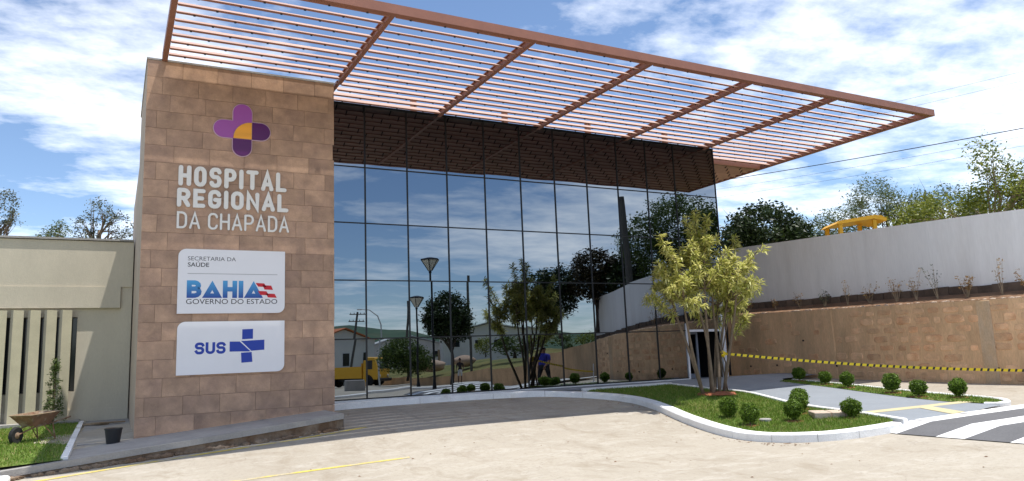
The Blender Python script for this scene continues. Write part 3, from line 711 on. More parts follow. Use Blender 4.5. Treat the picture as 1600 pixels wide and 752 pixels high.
x0, x1, z0, z1 = -5.0, -2.56, 2.29, 3.82
sb = empty('health_department_sign', (-3.78, FYT, z0), 'white sign board reading SECRETARIA DA SAÚDE, BAHIA, GOVERNO DO ESTADO', 'sign')
b = MB(); b.prism_xz(board_outline(x0, x1, z0, z1), FYT-.06, FYT); b.build('board', MT['board'], sb)
YP = FYT-.0615
ux = lambda px: x0+(px-33)/582*(x1-x0)
uz = lambda py: z1-(py-38)/346*(z1-z0)
font_text('print_department', 'SECRETARIA DA', ux(82), ux(338), uz(100), uz(78), YP, MT['grey_text'], sb)
font_text('print_health', 'SAÚDE', ux(82), ux(194), uz(134), uz(105), YP, MT['black_text'], sb, .012)
b = MB(); b.box(ux(82), ux(572), YP-.0005, YP+.001, uz(172), uz(169)); b.build('print_rule', MT['line_grey'], sb)
MT['bahia'] = gradient_blue()
write('BΔHIΔ', ux(80), ux(487), uz(301), uz(207), .108, YP+.0005, .0015, sb, MT['bahia'], rnd=False, name='print_state', one=True, gapf=1.28)
b = MB()
for (ax, az, wd, hh, sk) in ((449, 218, 48, 20, 14), (489, 230, 48, 24, 10), (462, 262, 48, 22, 14), (507, 276, 50, 22, 12)):
    b.prism_xz([(ux(ax), uz(az)), (ux(ax+sk), uz(az+hh)), (ux(ax+wd+sk), uz(az+hh+2)), (ux(ax+wd), uz(az+2))], YP-.004, YP-.002)
b.build('print_flag', MT['red'], sb)
font_text('print_government', 'GOVERNO DO ESTADO', ux(78), ux(572), uz(334), uz(307), YP, MT['black_text'], sb)
x0, x1, z0, z1 = -4.98, -2.56, .87, 2.10
s2 = empty('health_system_sign', (-3.78, FYT, z0), 'white sign board with blue SUS lettering and split blue cross', 'sign')
b = MB(); b.prism_xz(board_outline(x0, x1, z0, z1), FYT-.06, FYT); b.build('board', MT['board'], s2)
ux = lambda px: x0+(px-25)/587*(x1-x0)
uz = lambda py: z1-(py-428)/290*(z1-z0)
write('SUS', ux(118), ux(283), uz(608), uz(543), .062, YP+.0005, .0015, s2, MT['blue_text'], rnd=False, name='print_letters', one=True, gapf=1.4)
b = MB()
for q in ([(372, 475), (432, 473), (432, 529), (372, 531)], [(366, 540), (497, 536), (497, 593), (424, 597)], [(304, 542), (359, 543), (420, 600), (304, 598)], [(367, 606), (426, 604), (431, 659), (370, 662)]):
    b.prism_xz([(ux(x), uz(z)) for x, z in q], YP-.001, YP+.001)
b.build('print_cross', MT['blue_text'], s2)

# ------------------------------------------------------------ low building on the left
LY = 5.0
lb = empty('low_annex', (-9, LY, -.4), 'low cream rendered annex with slanted vertical fins left of the tower', 'building')
b = MB()
# wall with window openings between the fins
FX = [-9.62, -9.22, -8.82, -8.41, -8.01, -7.63]
WX = [(x+.06, x+.36) for x in FX[:-1]]+[(-7.50, -7.24)]
b.box(-16, -5.82, LY+.25, LY+8, -1.1, 4.95)
edges = [-16]+[e for w in WX for e in w]+[-5.82]
for i in range(0, len(edges), 2): b.box(edges[i], edges[i+1], LY, LY+.248, .5, 2.66)
b.box(-16, -5.82, LY, LY+.248, -1.1, .5); b.box(-16, -5.82, LY, LY+.248, 2.66, 4.95)
b.build('wall', MT['render'], lb)
b = MB(); b.box(-16, -6.14, LY-.13, LY-.001, 2.92, 3.55); b.box(-16, -5.83, LY-.10, LY-.001, 3.551, 4.93); b.box(-6.13, -5.83, LY-.06, LY-.001, -1, 3.55); b.build('fascia', MT['render'], lb)
b = MB(); b.box(-16, -5.83, LY-.16, LY+8, 4.952, 5.01); b.build('coping', MT['concrete'], lb)
b = MB(); b.box(-16, -5.85, LY-.05, LY-.001, -1, -.02); b.build('base_band', MT['render'], lb)
for w in WX:
    k = MB(); k.box(w[0]+.01, w[1]-.01, LY+.17, LY+.2, .52, 2.64); k.build('window', MT['glassdark'], lb)
k = MB()
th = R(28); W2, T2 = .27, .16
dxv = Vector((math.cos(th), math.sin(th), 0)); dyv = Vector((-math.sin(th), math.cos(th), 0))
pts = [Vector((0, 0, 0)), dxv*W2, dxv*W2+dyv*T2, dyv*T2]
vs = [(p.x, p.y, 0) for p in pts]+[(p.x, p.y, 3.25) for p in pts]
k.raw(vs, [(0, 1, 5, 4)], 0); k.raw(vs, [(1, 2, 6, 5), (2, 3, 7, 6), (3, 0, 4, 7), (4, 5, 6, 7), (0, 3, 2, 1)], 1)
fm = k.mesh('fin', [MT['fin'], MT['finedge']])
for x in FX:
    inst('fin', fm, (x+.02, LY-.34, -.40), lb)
b = MB(); b.box(-16, -7.05, LY-.75, LY-.06, -1, -.30); b.build('planter_sill', MT['concrete'], lb)

# ------------------------------------------------------------ right: retaining wall, soil strip, white wall, terrain behind
WL = crom([(16.35, 9), (16.32, 4), (16.30, -2), (16.32, -6), (16.6, -9), (17.4, -12.5), (18.6, -16), (19.4, -20), (19.3, -26), (18.2, -34), (16.6, -44), (15.4, -54)], 6)
def rtop(y): return float(np.interp(y, [-54, -44, -34, -26, -20, -15, -9, -3, 3, 9], [-.75, -.55, -.25, .55, 1.35, 1.75, 2.07, 2.2, 2.32, 2.4]))
def wtop(y): return float(np.interp(y, [-18, -8.7, 2, 9], [4.45, 4.72, 5.18, 5.4]))
rw = empty('retaining_wall', (16.3, -5, -.3), 'brown rubble stone retaining wall with smeared mortar behind the clipped balls', 'wall')
L = WL; nrm = []
for i, (x, y) in enumerate(L):
    a = Vector(L[max(i-1, 0)]); c = Vector(L[min(i+1, len(L)-1)]); d = (c-a).normalized(); nrm.append(Vector((-d.y, d.x)))   # +X-ish (away from road)
b = MB()
for i in range(len(L)-1):
    (xa, ya), (xb, yb) = L[i], L[i+1]; na, nb = nrm[i], nrm[i+1]
    za, zb = g(xa, ya)-.3, g(xb, yb)-.3; ta, tb = rtop(ya), rtop(yb)
    b.poly([(xa, ya, za), (xb, yb, zb), (xb, yb, tb), (xa, ya, ta)])
    b.poly([(xa, ya, ta), (xb, yb, tb), (xb+nb.x*.42, yb+nb.y*.42, tb), (xa+na.x*.42, ya+na.y*.42, ta)], 1)
    b.poly([(xa+na.x*.42, ya+na.y*.42, za), (xb+nb.x*.42, yb+nb.y*.42, zb), (xb+nb.x*.42, yb+nb.y*.42, tb), (xa+na.x*.42, ya+na.y*.42, ta)])
b.build('wall_face', [MT['stonewall'], MT['sand']], rw)
# sand spill lip
def on_line(s_):  # point at arc length along WL
    acc = 0
    for i in range(len(L)-1):
        p, q = Vector(L[i]), Vector(L[i+1]); d = (q-p).length
        if acc+d >= s_: t = (s_-acc)/d; return p.lerp(q, t), (q-p).normalized()
        acc += d
    return Vector(L[-1]), (Vector(L[-1])-Vector(L[-2])).normalized()
ns = 0; zrow = 0.0
rows_ = [0, .30, .56, .88, 1.14, 1.44, 1.70, 2.02, 2.26]
for ri in range(len(rows_)-1):
    s_ = 4.2+random.uniform(0, .4)
    while s_ < 25 and ns < 300:
        wd = random.uniform(.28, .72); p, d = on_line(s_+wd/2); n2 = Vector((d.y, -d.x))
        if n2.x > 0: n2 = -n2
        zb = g(p.x, p.y)+.06+rows_[ri]*1.02; zt = zb+rows_[ri+1]-rows_[ri]-random.uniform(.02, .07)
        keep = .35 if p.y > -3.2 else .92
        pier = any(abs(s_+wd/2-c) < .30 for c in (11.2, 16.6, 21.6))
        if zt < rtop(p.y)-.05 and random.random() < keep and not pier:
            k = MB(); hw = wd/2-random.uniform(.015, .05); vs = []
            nseg = 9; zc_ = (zb+zt)/2; hh = (zt-zb)/2; base = []; fr = []
            for q in range(nseg):
                t = 2*math.pi*(q+.5)/nseg; cx_ = math.copysign(abs(math.cos(t))**.45, math.cos(t)); sz_ = math.copysign(abs(math.sin(t))**.45, math.sin(t))
                jx = random.uniform(.86, 1.0); jz = random.uniform(.82, 1.0)
                base.append((cx_*hw*jx, sz_*hh*jz)); fr.append((cx_*hw*jx*.86, sz_*hh*jz*.82))
            dep = random.uniform(.006, .022)
            for u, v in base: q = p+d*u-n2*.01; vs.append((q.x, q.y, zc_+v))
            for u, v in fr: q = p+d*u+n2*dep*random.uniform(.8, 1.15); vs.append((q.x, q.y, zc_+v))
            k.raw(vs, [tuple(range(nseg, 2*nseg))]+[(q, (q+1) % nseg, (q+1) % nseg+nseg, q+nseg) for q in range(nseg)])
            k.build('stone', MT['stone'], rw, loc=(p.x, p.y, zc_)); ns += 1
        s_ += wd
for sc in (11.2, 16.6, 21.6):
    p, d = on_line(sc); k = MB(); k.bbox(p.x-.022, p.x+.05, p.y-.20, p.y+.20, g(p.x, p.y)-.2, rtop(p.y)-.03, .015); k.build('concrete_pier', MT['pier'] if sc > 12 else MT['stonewall'], rw)
for i in range(14):      # weep holes
    p, d = on_line(6+i*1.35); k = MB(); k.lathe((p.x-.008, p.y, g(p.x, p.y)+random.choice((.42, .45, 1.35))), [(.035, -.02), (.035, .012), (.022, .014)], 10, 0, 'X'); k.build('weep_hole', MT['black'], rw)
# soil strip on top
b = MB()
for i in range(len(L)-1):
    (xa, ya), (xb, yb) = L[i], L[i+1]; na, nb = nrm[i], nrm[i+1]
    if yb < -19: break
    for u0, u1, h0, h1 in ((.15, .45, .012, .10), (.45, .80, .10, .22), (.80, 1.08, .22, .27)):
        b.poly([(xa+na.x*u0, ya+na.y*u0, rtop(ya)+h0), (xb+nb.x*u0, yb+nb.y*u0, rtop(yb)+h0), (xb+nb.x*u1, yb+nb.y*u1, rtop(yb)+h1), (xa+na.x*u1, ya+na.y*u1, rtop(ya)+h1)])
struct(b.build('soil_strip', MT['soil']))
# sand crumbs on the rim
b = MB()
for i in range(260):
    p, d = on_line(random.uniform(3, 27)); r = random.uniform(.02, .06); k = Vector((p.x+random.uniform(.05, .35), p.y, rtop(p.y)+r*.2))
    bm = bmesh.new(); bmesh.ops.create_icosphere(bm, subdivisions=1, radius=r); bm.verts.index_update()
    b.raw([tuple(k+Vector((v.co.x*1.2, v.co.y*random.uniform(1, 2.4), v.co.z*.6))) for v in bm.verts], [[v.index for v in f.verts] for f in bm.faces]); bm.free()
o = b.build('sandy_rubble', MT['sand']); o['kind'] = 'stuff'; tag(o, 'pale sandy crumbs along the top of the brown retaining wall', 'rubble')
# white wall
ww = empty('boundary_wall', (17.3, -5, 2.4), 'long whitewashed boundary wall above the brown retaining wall', 'wall')
b = MB()
WW = []
for i, (x, y) in enumerate(L):
    WW.append((x+nrm[i].x*.98, y+nrm[i].y*.98, nrm[i]))
last = max(i for i in range(len(WW)) if WW[i][1] > -18.2)
for i in range(last):
    xa, ya, na = WW[i]; xb, yb, nb = WW[i+1]
    def q(x, y, n, t, z): return (x+n.x*t, y+n.y*t, z)
    za, zb2 = rtop(ya)+.44, rtop(yb)+.44
    for fa in (([(xa, ya, na, 0, za), (xb, yb, nb, 0, zb2), (xb, yb, nb, 0, wtop(yb)), (xa, ya, na, 0, wtop(ya))]),
               ([(xa, ya, na, 0, wtop(ya)), (xb, yb, nb, 0, wtop(yb)), (xb, yb, nb, .18, wtop(yb)), (xa, ya, na, .18, wtop(ya))]),
               ([(xa, ya, na, .18, za-1), (xb, yb, nb, .18, zb2-1), (xb, yb, nb, .18, wtop(yb)), (xa, ya, na, .18, wtop(ya))])):
        b.poly([q(*t) for t in fa])
xe, ye, ne = WW[last]
b.poly([(xe, ye, 1), (xe+ne.x*.18, ye+ne.y*.18, 1), (xe+ne.x*.18, ye+ne.y*.18, wtop(ye)), (xe, ye, wtop(ye))])
b.build('wall_face', MT['wallwhite'], ww)
# foundation blocks under it
s_ = 3.0
while s_ < 27.5:
    wd = random.uniform(.30, .48); p, d = on_line(s_+wd/2); n2 = Vector((-d.y, d.x))
    if n2.x < 0: n2 = -n2
    zt = rtop(p.y)+.48+random.uniform(-.02, .03); k = MB(); c = p+n2*(.96+random.uniform(-.02, .02))
    k.bbox(-.07, .10, -wd/2+.008, wd/2-.008, -.46, 0, .015)
    an = math.atan2(d.y, d.x)+math.pi/2
    o = k.build('foundation_block', MT['darkbrick'], ww, loc=(0, 0, 0)); o.location = Vector((c.x, c.y, zt))-ww.location; o.rotation_euler = (0, 0, an)
    s_ += wd
# raised ground behind the walls and the sloping lawn further back
def tz_(u, y):     # u = metres behind the wall line
    hi = float(np.interp(y, [-60, -40, -30, -22, -17, 12, 60], [.0, .9, 1.5, 2.1, 2.7, 3.04, 3.04]))
    lo = rtop(y)-.02 if y < -17 else 2.2
    t = min(max((u-.4)/7, 0), 1) if y < -17 else 1
    return lo+(hi-lo)*t+max(0, u-8)*.02
b = MB(); us_ = [.42, 1.10, 1.17, 2.5, 4, 6, 8, 12, 20, 40, 90]
ext = [(16.35, 60), (16.35, 30), (16.35, 14)]+list(WL)+[(14.5, -62)]
ex_n = [Vector((1, 0))]*3+nrm+[Vector((1, .1))]
vs = []
for (x, y), n in zip(ext, ex_n):
    for u in us_: vs.append((x+u*(n.x if u < 3 else 1), y+(u*n.y if u < 3 else 3*n.y), tz_(u, y) if u > 1.12 or y < -18 else min(tz_(u, y), rtop(y)-.1)))
nu = len(us_)
b.raw(vs, [(i*nu+j, i*nu+j+1, (i+1)*nu+j+1, (i+1)*nu+j) for i in range(len(ext)-1) for j in range(nu-1)])
struct(b.build('bank', MT['terrain'], smooth=True))

# ------------------------------------------------------------ vegetation
def leaves(centers, n_per, spread, size, aspect=2.2, up_bias=.3, droop=0.0):
    """n_per diamond leaves scattered round each centre; returns (n*4,3) verts"""
    C = np.repeat(centers, n_per, 0); n = len(C)
    P = C+rng.normal(0, 1, (n, 3))*spread
    d = rng.normal(0, 1, (n, 3)); d[:, 2] = d[:, 2]*.6-droop; d /= np.linalg.norm(d, axis=1)[:, None]
    u = rng.normal(0, 1, (n, 3)); u[:, 2] += up_bias*3
    w = np.cross(d, u); w /= (np.linalg.norm(w, axis=1)[:, None]+1e-9)
    s = (size*rng.uniform(.6, 1.35, n))[:, None]
    v = np.zeros((n, 4, 3)); nn = np.cross(d, w)
    v[:, 0] = P-d*s*.5; v[:, 1] = P+w*s*.5/aspect+nn*s*.06; v[:, 2] = P+d*s*.5; v[:, 3] = P-w*s*.5/aspect+nn*s*.06
    return v.reshape(-1, 3)
def rosette(centers, dirs, n_per, length, aspect=5):
    """whorls of narrow arching leaves: two quads each"""
    out = []
    for c, dr in zip(centers, dirs):
        n = n_per; a = rng.uniform(0, 2*np.pi, n); el = rng.uniform(-.5, 1.1, n); ln = length*rng.uniform(.6, 1.2, n)
        dr = dr/np.linalg.norm(dr); x = np.cross(dr, [0.3, .2, 1.]); x /= np.linalg.norm(x); y = np.cross(dr, x)
        d = (np.cos(a)[:, None]*x+np.sin(a)[:, None]*y)*np.cos(el)[:, None]+dr*np.sin(el)[:, None]
        base = c-dr*rng.uniform(0, .20, n)[:, None]
        mid = base+d*(ln*.5)[:, None]; tip = base+d*(ln)[:, None]-np.array([0, 0, 1])*(ln*.18)[:, None]
        w = np.cross(d, np.array([0, 0, 1.]))
        w /= (np.linalg.norm(w, axis=1)[:, None]+1e-6); w = w*(ln/aspect/2)[:, None]
        q = np.stack([base, mid+w, tip, mid-w], 1); out.append(q.reshape(-1, 3))
    return np.concatenate(out)
def ellipsoid_pts(blobs, n, shell=.55):
    out = []; vol = np.array([b_[3]*b_[4]*b_[5] for b_ in blobs]); vol = vol**.75; pr = vol/vol.sum()
    for bl, k in zip(blobs, np.maximum(1, (pr*n).astype(int))):
        d = rng.normal(0, 1, (k, 3)); d /= np.linalg.norm(d, axis=1)[:, None]; r = rng.uniform(shell**3, 1, k)**(1/3)
        out.append(np.array(bl[:3])+d*r[:, None]*np.array(bl[3:6]))
    return np.concatenate(out)
def tree(name, label, cat, base, trunk_top, blobs, clumps, per, spread, size, lm, bm_='bark', tr=.12, group=None, limbs=14, droop=0., aspect=2.2, shell=.5):
    t = empty(name, base, label, cat, group)
    c = ellipsoid_pts(blobs, clumps, shell)
    b = MB(); B = Vector(base); T = Vector(trunk_top)
    mid = B.lerp(T, .5)+Vector((random.uniform(-.1, .1), random.uniform(-.1, .1), 0))*(T-B).length*.4
    b.tube([B-Vector((0, 0, .15)), B.lerp(mid, .5), mid, T], [tr*1.35, tr*1.05, tr*.85, tr*.6], 8)
    for i in range(min(limbs, len(c))):
        e = Vector(c[int(i*len(c)/limbs)]); st = B.lerp(T, random.uniform(.6, 1)); m1 = st.lerp(e, .5)+Vector((random.uniform(-.2, .2), random.uniform(-.2, .2), random.uniform(0, .3)))*(e-st).length*.3
        b.tube([st, m1, e], [tr*.45, tr*.28, tr*.06], 5, cap=False)
        for q in range(2):
            e2 = e+Vector(rng.normal(0, 1, 3)*spread*2); b.tube([m1, m1.lerp(e2, .6), e2], [tr*.18, tr*.1, tr*.03], 4, cap=False)
    b.build('trunk', MT[bm_], t, smooth=True)
    fast_mesh('crown', leaves(c, per, spread, size, aspect, droop=droop), 4, GL[lm], t)
    return t

# pale variegated multi-stem tree on the island
TB = Vector((7.95, -5.1, float(lawn_z(7.95, -5.1))))
pt = empty('variegated_tree', TB, 'multi stemmed small tree with pale yellow green leaves on the lawn island', 'tree')
b = MB(); tips = []; tdir = []
rv = random.Random(3)
stems = [(-.30, .05, -.95, -.35, 3.1), (-.10, -.12, -.35, .25, 3.9), (.03, .10, .05, -.2, 4.4), (.14, -.08, .55, .3, 3.8), (.28, .08, .95, -.1, 3.4), (.33, -.02, .45, -.55, 3.6), (-.22, .14, -.60, .55, 3.5), (.05, 0, 1.15, .45, 3.0)]
for (bx, by, tx, ty, hh) in stems:
    base = TB+Vector((bx, by, -.05)); top = TB+Vector((bx+tx*.80-.05, by+ty, hh*.92)); m1 = base.lerp(top, .4)+Vector((rv.uniform(-.13, .13), rv.uniform(-.1, .1), 0)); m2 = base.lerp(top, .7)+Vector((rv.uniform(-.12, .12), rv.uniform(-.1, .1), 0))
    pth = crom([tuple(base), tuple(m1), tuple(m2), tuple(top)], 4)
    rr_ = [.046*(1-.60*i/(len(pth)-1)) for i in range(len(pth))]
    b.tube(pth, rr_, 8)
    for q in range(13):
        f = rv.uniform(.70, 1.0); p0 = Vector(pth[int(f*(len(pth)-1))]); a = rv.uniform(0, 6.28)
        ln = rv.uniform(.35, .95)*(1.25 if f < .7 else 1)
        e = p0+Vector((math.cos(a)*ln*.82, math.sin(a)*ln*.9, rv.uniform(.15, .85)*ln+ (.15 if f > .8 else 0)))
        mid = p0.lerp(e, .5)+Vector((0, 0, -.05))
        b.tube([p0, mid, e], [.02, .014, .007], 5, cap=False)
        for z in range(3):
            w_ = e.lerp(mid, z*.35)+Vector((rv.uniform(-.13, .13), rv.uniform(-.13, .13), rv.uniform(-.1, .12)))
            tips.append(tuple(w_)); dd = (e-p0).normalized()+Vector((rv.uniform(-.4, .4), rv.uniform(-.4, .4), .2)); tdir.append(tuple(dd))
    for z in range(7):
        w_ = top+Vector((rv.uniform(-.2, .2), rv.uniform(-.2, .2), rv.uniform(0, .45))); tips.append(tuple(w_)); tdir.append((rv.uniform(-.4, .4), rv.uniform(-.4, .4), 1))
# a few long leafy shoots that stick out of the crown
for (ex, ey, ez) in ((-1.65, -.2, 4.25), (-1.6, 0, 3.5), (.25, 0, 4.85), (-.05, .1, 5.0), (1.45, .1, 4.35), (1.6, -.1, 3.6), (1.7, .1, 2.75), (-1.7, .2, 2.7), (1.35, -.2, 2.1), (-.45, 0, 4.8)):
    e = TB+Vector((ex, ey, ez)); p0 = TB+Vector((ex*.55, ey, ez*.72)); b.tube([p0, p0.lerp(e, .5)+Vector((0, 0, .08)), e], [.016, .012, .006], 5, cap=False)
    for z in range(7):
        w_ = p0.lerp(e, .3+.7*z/6)+Vector((rv.uniform(-.05, .05), rv.uniform(-.05, .05), 0)); tips.append(tuple(w_)); dd = (e-p0).normalized(); tdir.append(tuple(dd))
# crossing stems low down
b.tube([TB+Vector((.30, -.1, 0)), TB+Vector((.48, -.05, .8)), TB+Vector((.22, 0, 1.7))], [.026, .022, .015], 6)
b.tube([TB+Vector((.52, .0, 0)), TB+Vector((.42, .05, .9)), TB+Vector((.75, 0, 2.0))], [.026, .022, .015], 6)
b.build('trunk', MT['bark'], pt, smooth=True)
fast_mesh('crown', rosette(np.array(tips), np.array(tdir), 30, .205, 4.8), 4, GL['pale'], pt)
b = MB(); b.lathe((TB.x+.1, TB.y, TB.z-.03), [(.52, 0), (.45, .05), (.25, .07), (.05, .08)], 24)
for v_i in range(len(b.v)): x, y, z = b.v[v_i]; b.v[v_i] = (x+random.uniform(-.05, .05), y+random.uniform(-.04, .04), z+random.uniform(-.01, .015))
o = b.build('mulch_ring', MT['mulch']); tag(o, 'ring of red mulch at the foot of the pale tree', 'mulch')

# clipped boxwood balls
def ball_meshes(seed):
    d = rng.normal(0, 1, (3000, 3)); d /= np.linalg.norm(d, axis=1)[:, None]
    bump = 1+.10*np.sin(d[:, 0]*5+seed)*np.cos(d[:, 1]*6+seed*2)+.05*np.sin(d[:, 2]*9+seed)
    r = rng.uniform(.78, 1.04, 3000)*bump*np.where(rng.random(3000) < .03, 1.13, 1)
    c = d*r[:, None]*np.array([.27, .27, .265])+np.array([0, 0, .34])
    v = leaves(c, 1, .004, .052, 1.7, .3)
    me = fast_mesh('foliage', v, 4, GL['box'], link=False)
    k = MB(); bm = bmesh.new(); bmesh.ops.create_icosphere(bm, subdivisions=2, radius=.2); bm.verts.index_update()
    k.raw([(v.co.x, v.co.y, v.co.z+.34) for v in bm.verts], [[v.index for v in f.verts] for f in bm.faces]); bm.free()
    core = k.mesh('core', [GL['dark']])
    k = MB(); k.tube([(0, 0, -.03), (.01, 0, .08), (0, .01, .2)], [.03, .026, .02], 7); stem = k.mesh('stem', [MT['bark']])
    k = MB(); k.lathe((0, 0, -.02), [(.30, 0), (.25, .03), (.1, .045)], 14); bed = k.mesh('soil_ring', [MT['mulch']])
    return me, core, stem, bed
BM = [ball_meshes(s_) for s_ in (1, 2.3, 4.1)]
bl = [(5.87, -8.39, 0.75, 'clipped green box ball nearest the kerb corner beside the white disc'), (6.22, -7.42, 0.75, 'clipped box ball peeking out behind the ball nearest the kerb corner'),
      (6.78, -8.78, 0.73, 'clipped box ball alone in the middle of the lawn tip'), (8.16, -7.75, 0.75, 'clipped box ball of a close pair, the one nearer the paving'), (7.65, -8.17, 0.78, 'clipped box ball of a close pair, the one behind the concrete cover'),
      (7.62, -9.58, 0.70, 'clipped box ball to the right of the concrete cover'), (13.17, -3.42, 0.73, 'clipped box ball farthest back by the foot of the brown wall'), (12.68, -4.82, 0.71, 'second clipped box ball from the far end of the strip'),
      (12.24, -5.93, 0.71, 'third clipped box ball from the far end of the strip'), (11.76, -7.64, 0.75, 'fourth clipped box ball from the far end of the strip'), (11.28, -8.69, 0.70, 'fifth clipped box ball of the strip, just before the last'),
      (11.42, -9.60, 0.75, 'last clipped box ball of the strip, nearest the white crossing')]
for i, (x, y, s_, lab) in enumerate(bl):
    z = g(x, y)+.14; t = empty('box_ball', (x, y, z), lab, 'shrub', 'clipped box balls'); t.scale = (s_*random.uniform(.94, 1.08), s_*random.uniform(.94, 1.08), s_*random.uniform(.90, 1.10)); t.rotation_euler = (0, 0, i*1.3)
    me, core, stem, bed = BM[i % 3]
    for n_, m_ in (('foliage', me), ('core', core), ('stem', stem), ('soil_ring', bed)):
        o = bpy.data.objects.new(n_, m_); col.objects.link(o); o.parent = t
# covers on the lawn
z = lawn_z(7.6, -9.0)
t = empty('concrete_cover', (7.62, -8.98, z), 'flat pale two piece concrete inspection cover on the lawn', 'cover')
for k_, sft in ((0, 0), (1, .36)):
    b = MB(); b.bbox(-.34, .34, -.17, .17, -.05, .10, .012); o = b.build('slab', MT['sand'], t, loc=(0, 0, 0)); o.rotation_euler = (0, 0, R(52)); o.location = (math.sin(R(52))*(-sft+.18)*1.0, math.cos(R(52))*(sft-.18), 0)
b = MB(); b.lathe((6.42, -8.3, lawn_z(6.42, -8.3)-.02), [(.13, 0), (.13, .06), (.11, .075), (.0, .08)], 20); tag(b.build('round_cover', MT['concrete']), 'small round pale concrete cap on the lawn between the box balls', 'cover')

# young cypress by the annex
t = empty('young_cypress', (-7.68, 4.0, -.38), 'slim young columnar conifer in front of the annex fins', 'tree')
b = MB(); b.tube([(-7.68, 4, -.45), (-7.66, 4, .5), (-7.70, 4, 1.35)], [.03, .02, .006], 7); b.build('trunk', MT['bark'], t)
cp = []
for i in range(120): h_ = rng.uniform(0, 1); r_ = (.26*(1-h_)**.7+.02)*rng.uniform(.4, 1); a = rng.uniform(0, 6.28); cp.append((-7.68+math.cos(a)*r_, 4+math.sin(a)*r_, -.28+h_*1.7))
fast_mesh('crown', leaves(np.array(cp), 16, .035, .075, 3.5), 4, GL['mid'], t)

# trees seen directly
tree('broadleaf_tree', 'dark dense broadleaf tree behind the white wall next to the glass corner', 'tree', (19.4, 3.4, 2.5), (19.4, 3.4, 5.0), [(19.6, 3.4, 5.9, 1.9, 1.7, 1.5), (18.6, 3.9, 5.6, 1.2, 1.2, 1.2), (20.4, 2.4, 5.4, 1.1, 1.1, 1.1)], 420, 30, .16, .19, 'dark', 'darkbark', .12, 'trees behind the white wall')
tree('feathery_tree', 'feathery grey green tree rising behind the yellow machine roof', 'tree', (25.5, 1.4, 2.6), (25.4, 1.4, 6.0), [(25.0, 1.6, 7.4, 1.1, 1.2, 1.15), (23.6, 2.4, 6.4, 1.3, 1.2, .9), (26.2, .6, 6.9, 1.3, 1.2, .8)], 330, 34, .17, .125, 'feather', 'bark', .11, 'trees behind the white wall', 18, aspect=2.8)
tree('feathery_tree', 'sparse low feathery tree between the dark tree and the yellow machine', 'tree', (23.0, 4.6, 2.6), (22.6, 4.4, 5.6), [(22.6, 4.6, 6.1, 1.2, 1.2, .6), (23.4, 3.4, 5.6, 1.0, 1.0, .7)], 150, 30, .17, .12, 'feather', 'bark', .09, 'trees behind the white wall', 14, aspect=2.8)
tree('feathery_tree', 'thin feathery tree just right of the yellow machine roof', 'tree', (26.0, -1.2, 2.6), (26.2, -1.2, 5.8), [(26.4, -1.3, 6.6, 1.5, 1.3, 1.0), (27.2, -1.8, 6.2, 1.2, 1.2, .9)], 240, 32, .18, .125, 'feather', 'bark', .09, 'trees behind the white wall', 16, aspect=2.8)
tree('spreading_tree', 'spreading yellow green tree with pale twisting limbs leaning over the white wall', 'tree', (24.8, -3.8, 2.6), (24.4, -3.9, 5.2), [(24.2, -4.0, 7.9, .55, .6, .9), (23.0, -2.6, 6.0, 1.4, 1.3, .8), (24.8, -4.4, 6.3, 1.5, 1.3, 1.0), (26.4, -5.0, 6.6, 1.2, 1.2, 1.1), (22.0, -2.0, 5.6, .9, .9, .6), (25.4, -4.6, 7.2, .8, .8, .7)], 330, 30, .17, .14, 'lime', 'palebark', .12, 'trees behind the white wall', 30, aspect=2.0)
tree('spreading_tree', 'yellow green tree at the far right edge behind the white wall', 'tree', (28.5, -6.6, 2.6), (28.2, -6.4, 6.0), [(28.0, -5.8, 7.3, 1.8, 1.8, 1.4), (27.0, -5.4, 6.4, 1.5, 1.5, 1.1)], 260, 32, .18, .15, 'lime', 'bark', .12, 'trees behind the white wall', 20, aspect=2.0)
tree('eucalyptus_tree', 'open grey green tree behind the annex beside the stone tower', 'tree', (-7.2, 30, -.4), (-7.3, 30, 9.5), [(-7.2, 30, 10.6, .85, .8, 1.0), (-6.3, 30, 9.8, .8, .8, .8), (-8.0, 30, 9.7, .7, .7, .8), (-5.9, 30, 9.0, .7, .7, .8), (-7.9, 30, 8.8, .8, .8, .6)], 105, 20, .13, .15, 'greyg', 'bark', .16, 'trees behind the annex', 20)
tree('eucalyptus_tree', 'pale rounded tree top just above the annex roof', 'tree', (-9.5, 30, -.4), (-9.5, 30, 8.6), [(-9.4, 30, 9.1, .7, .7, .75), (-10.1, 30, 8.8, .5, .5, .5)], 60, 24, .13, .14, 'feather', 'bark', .13, 'trees behind the annex', 12)
tree('eucalyptus_tree', 'sparse tree cut by the left picture edge above the annex', 'tree', (-12.7, 30, -.4), (-12.6, 30, 9.5), [(-12.2, 30, 10.9, .8, .8, .85), (-11.7, 30, 10.0, .55, .6, .5), (-12.6, 30, 9.4, .9, .9, .7)], 85, 18, .13, .15, 'greyg', 'bark', .15, 'trees behind the annex', 18)
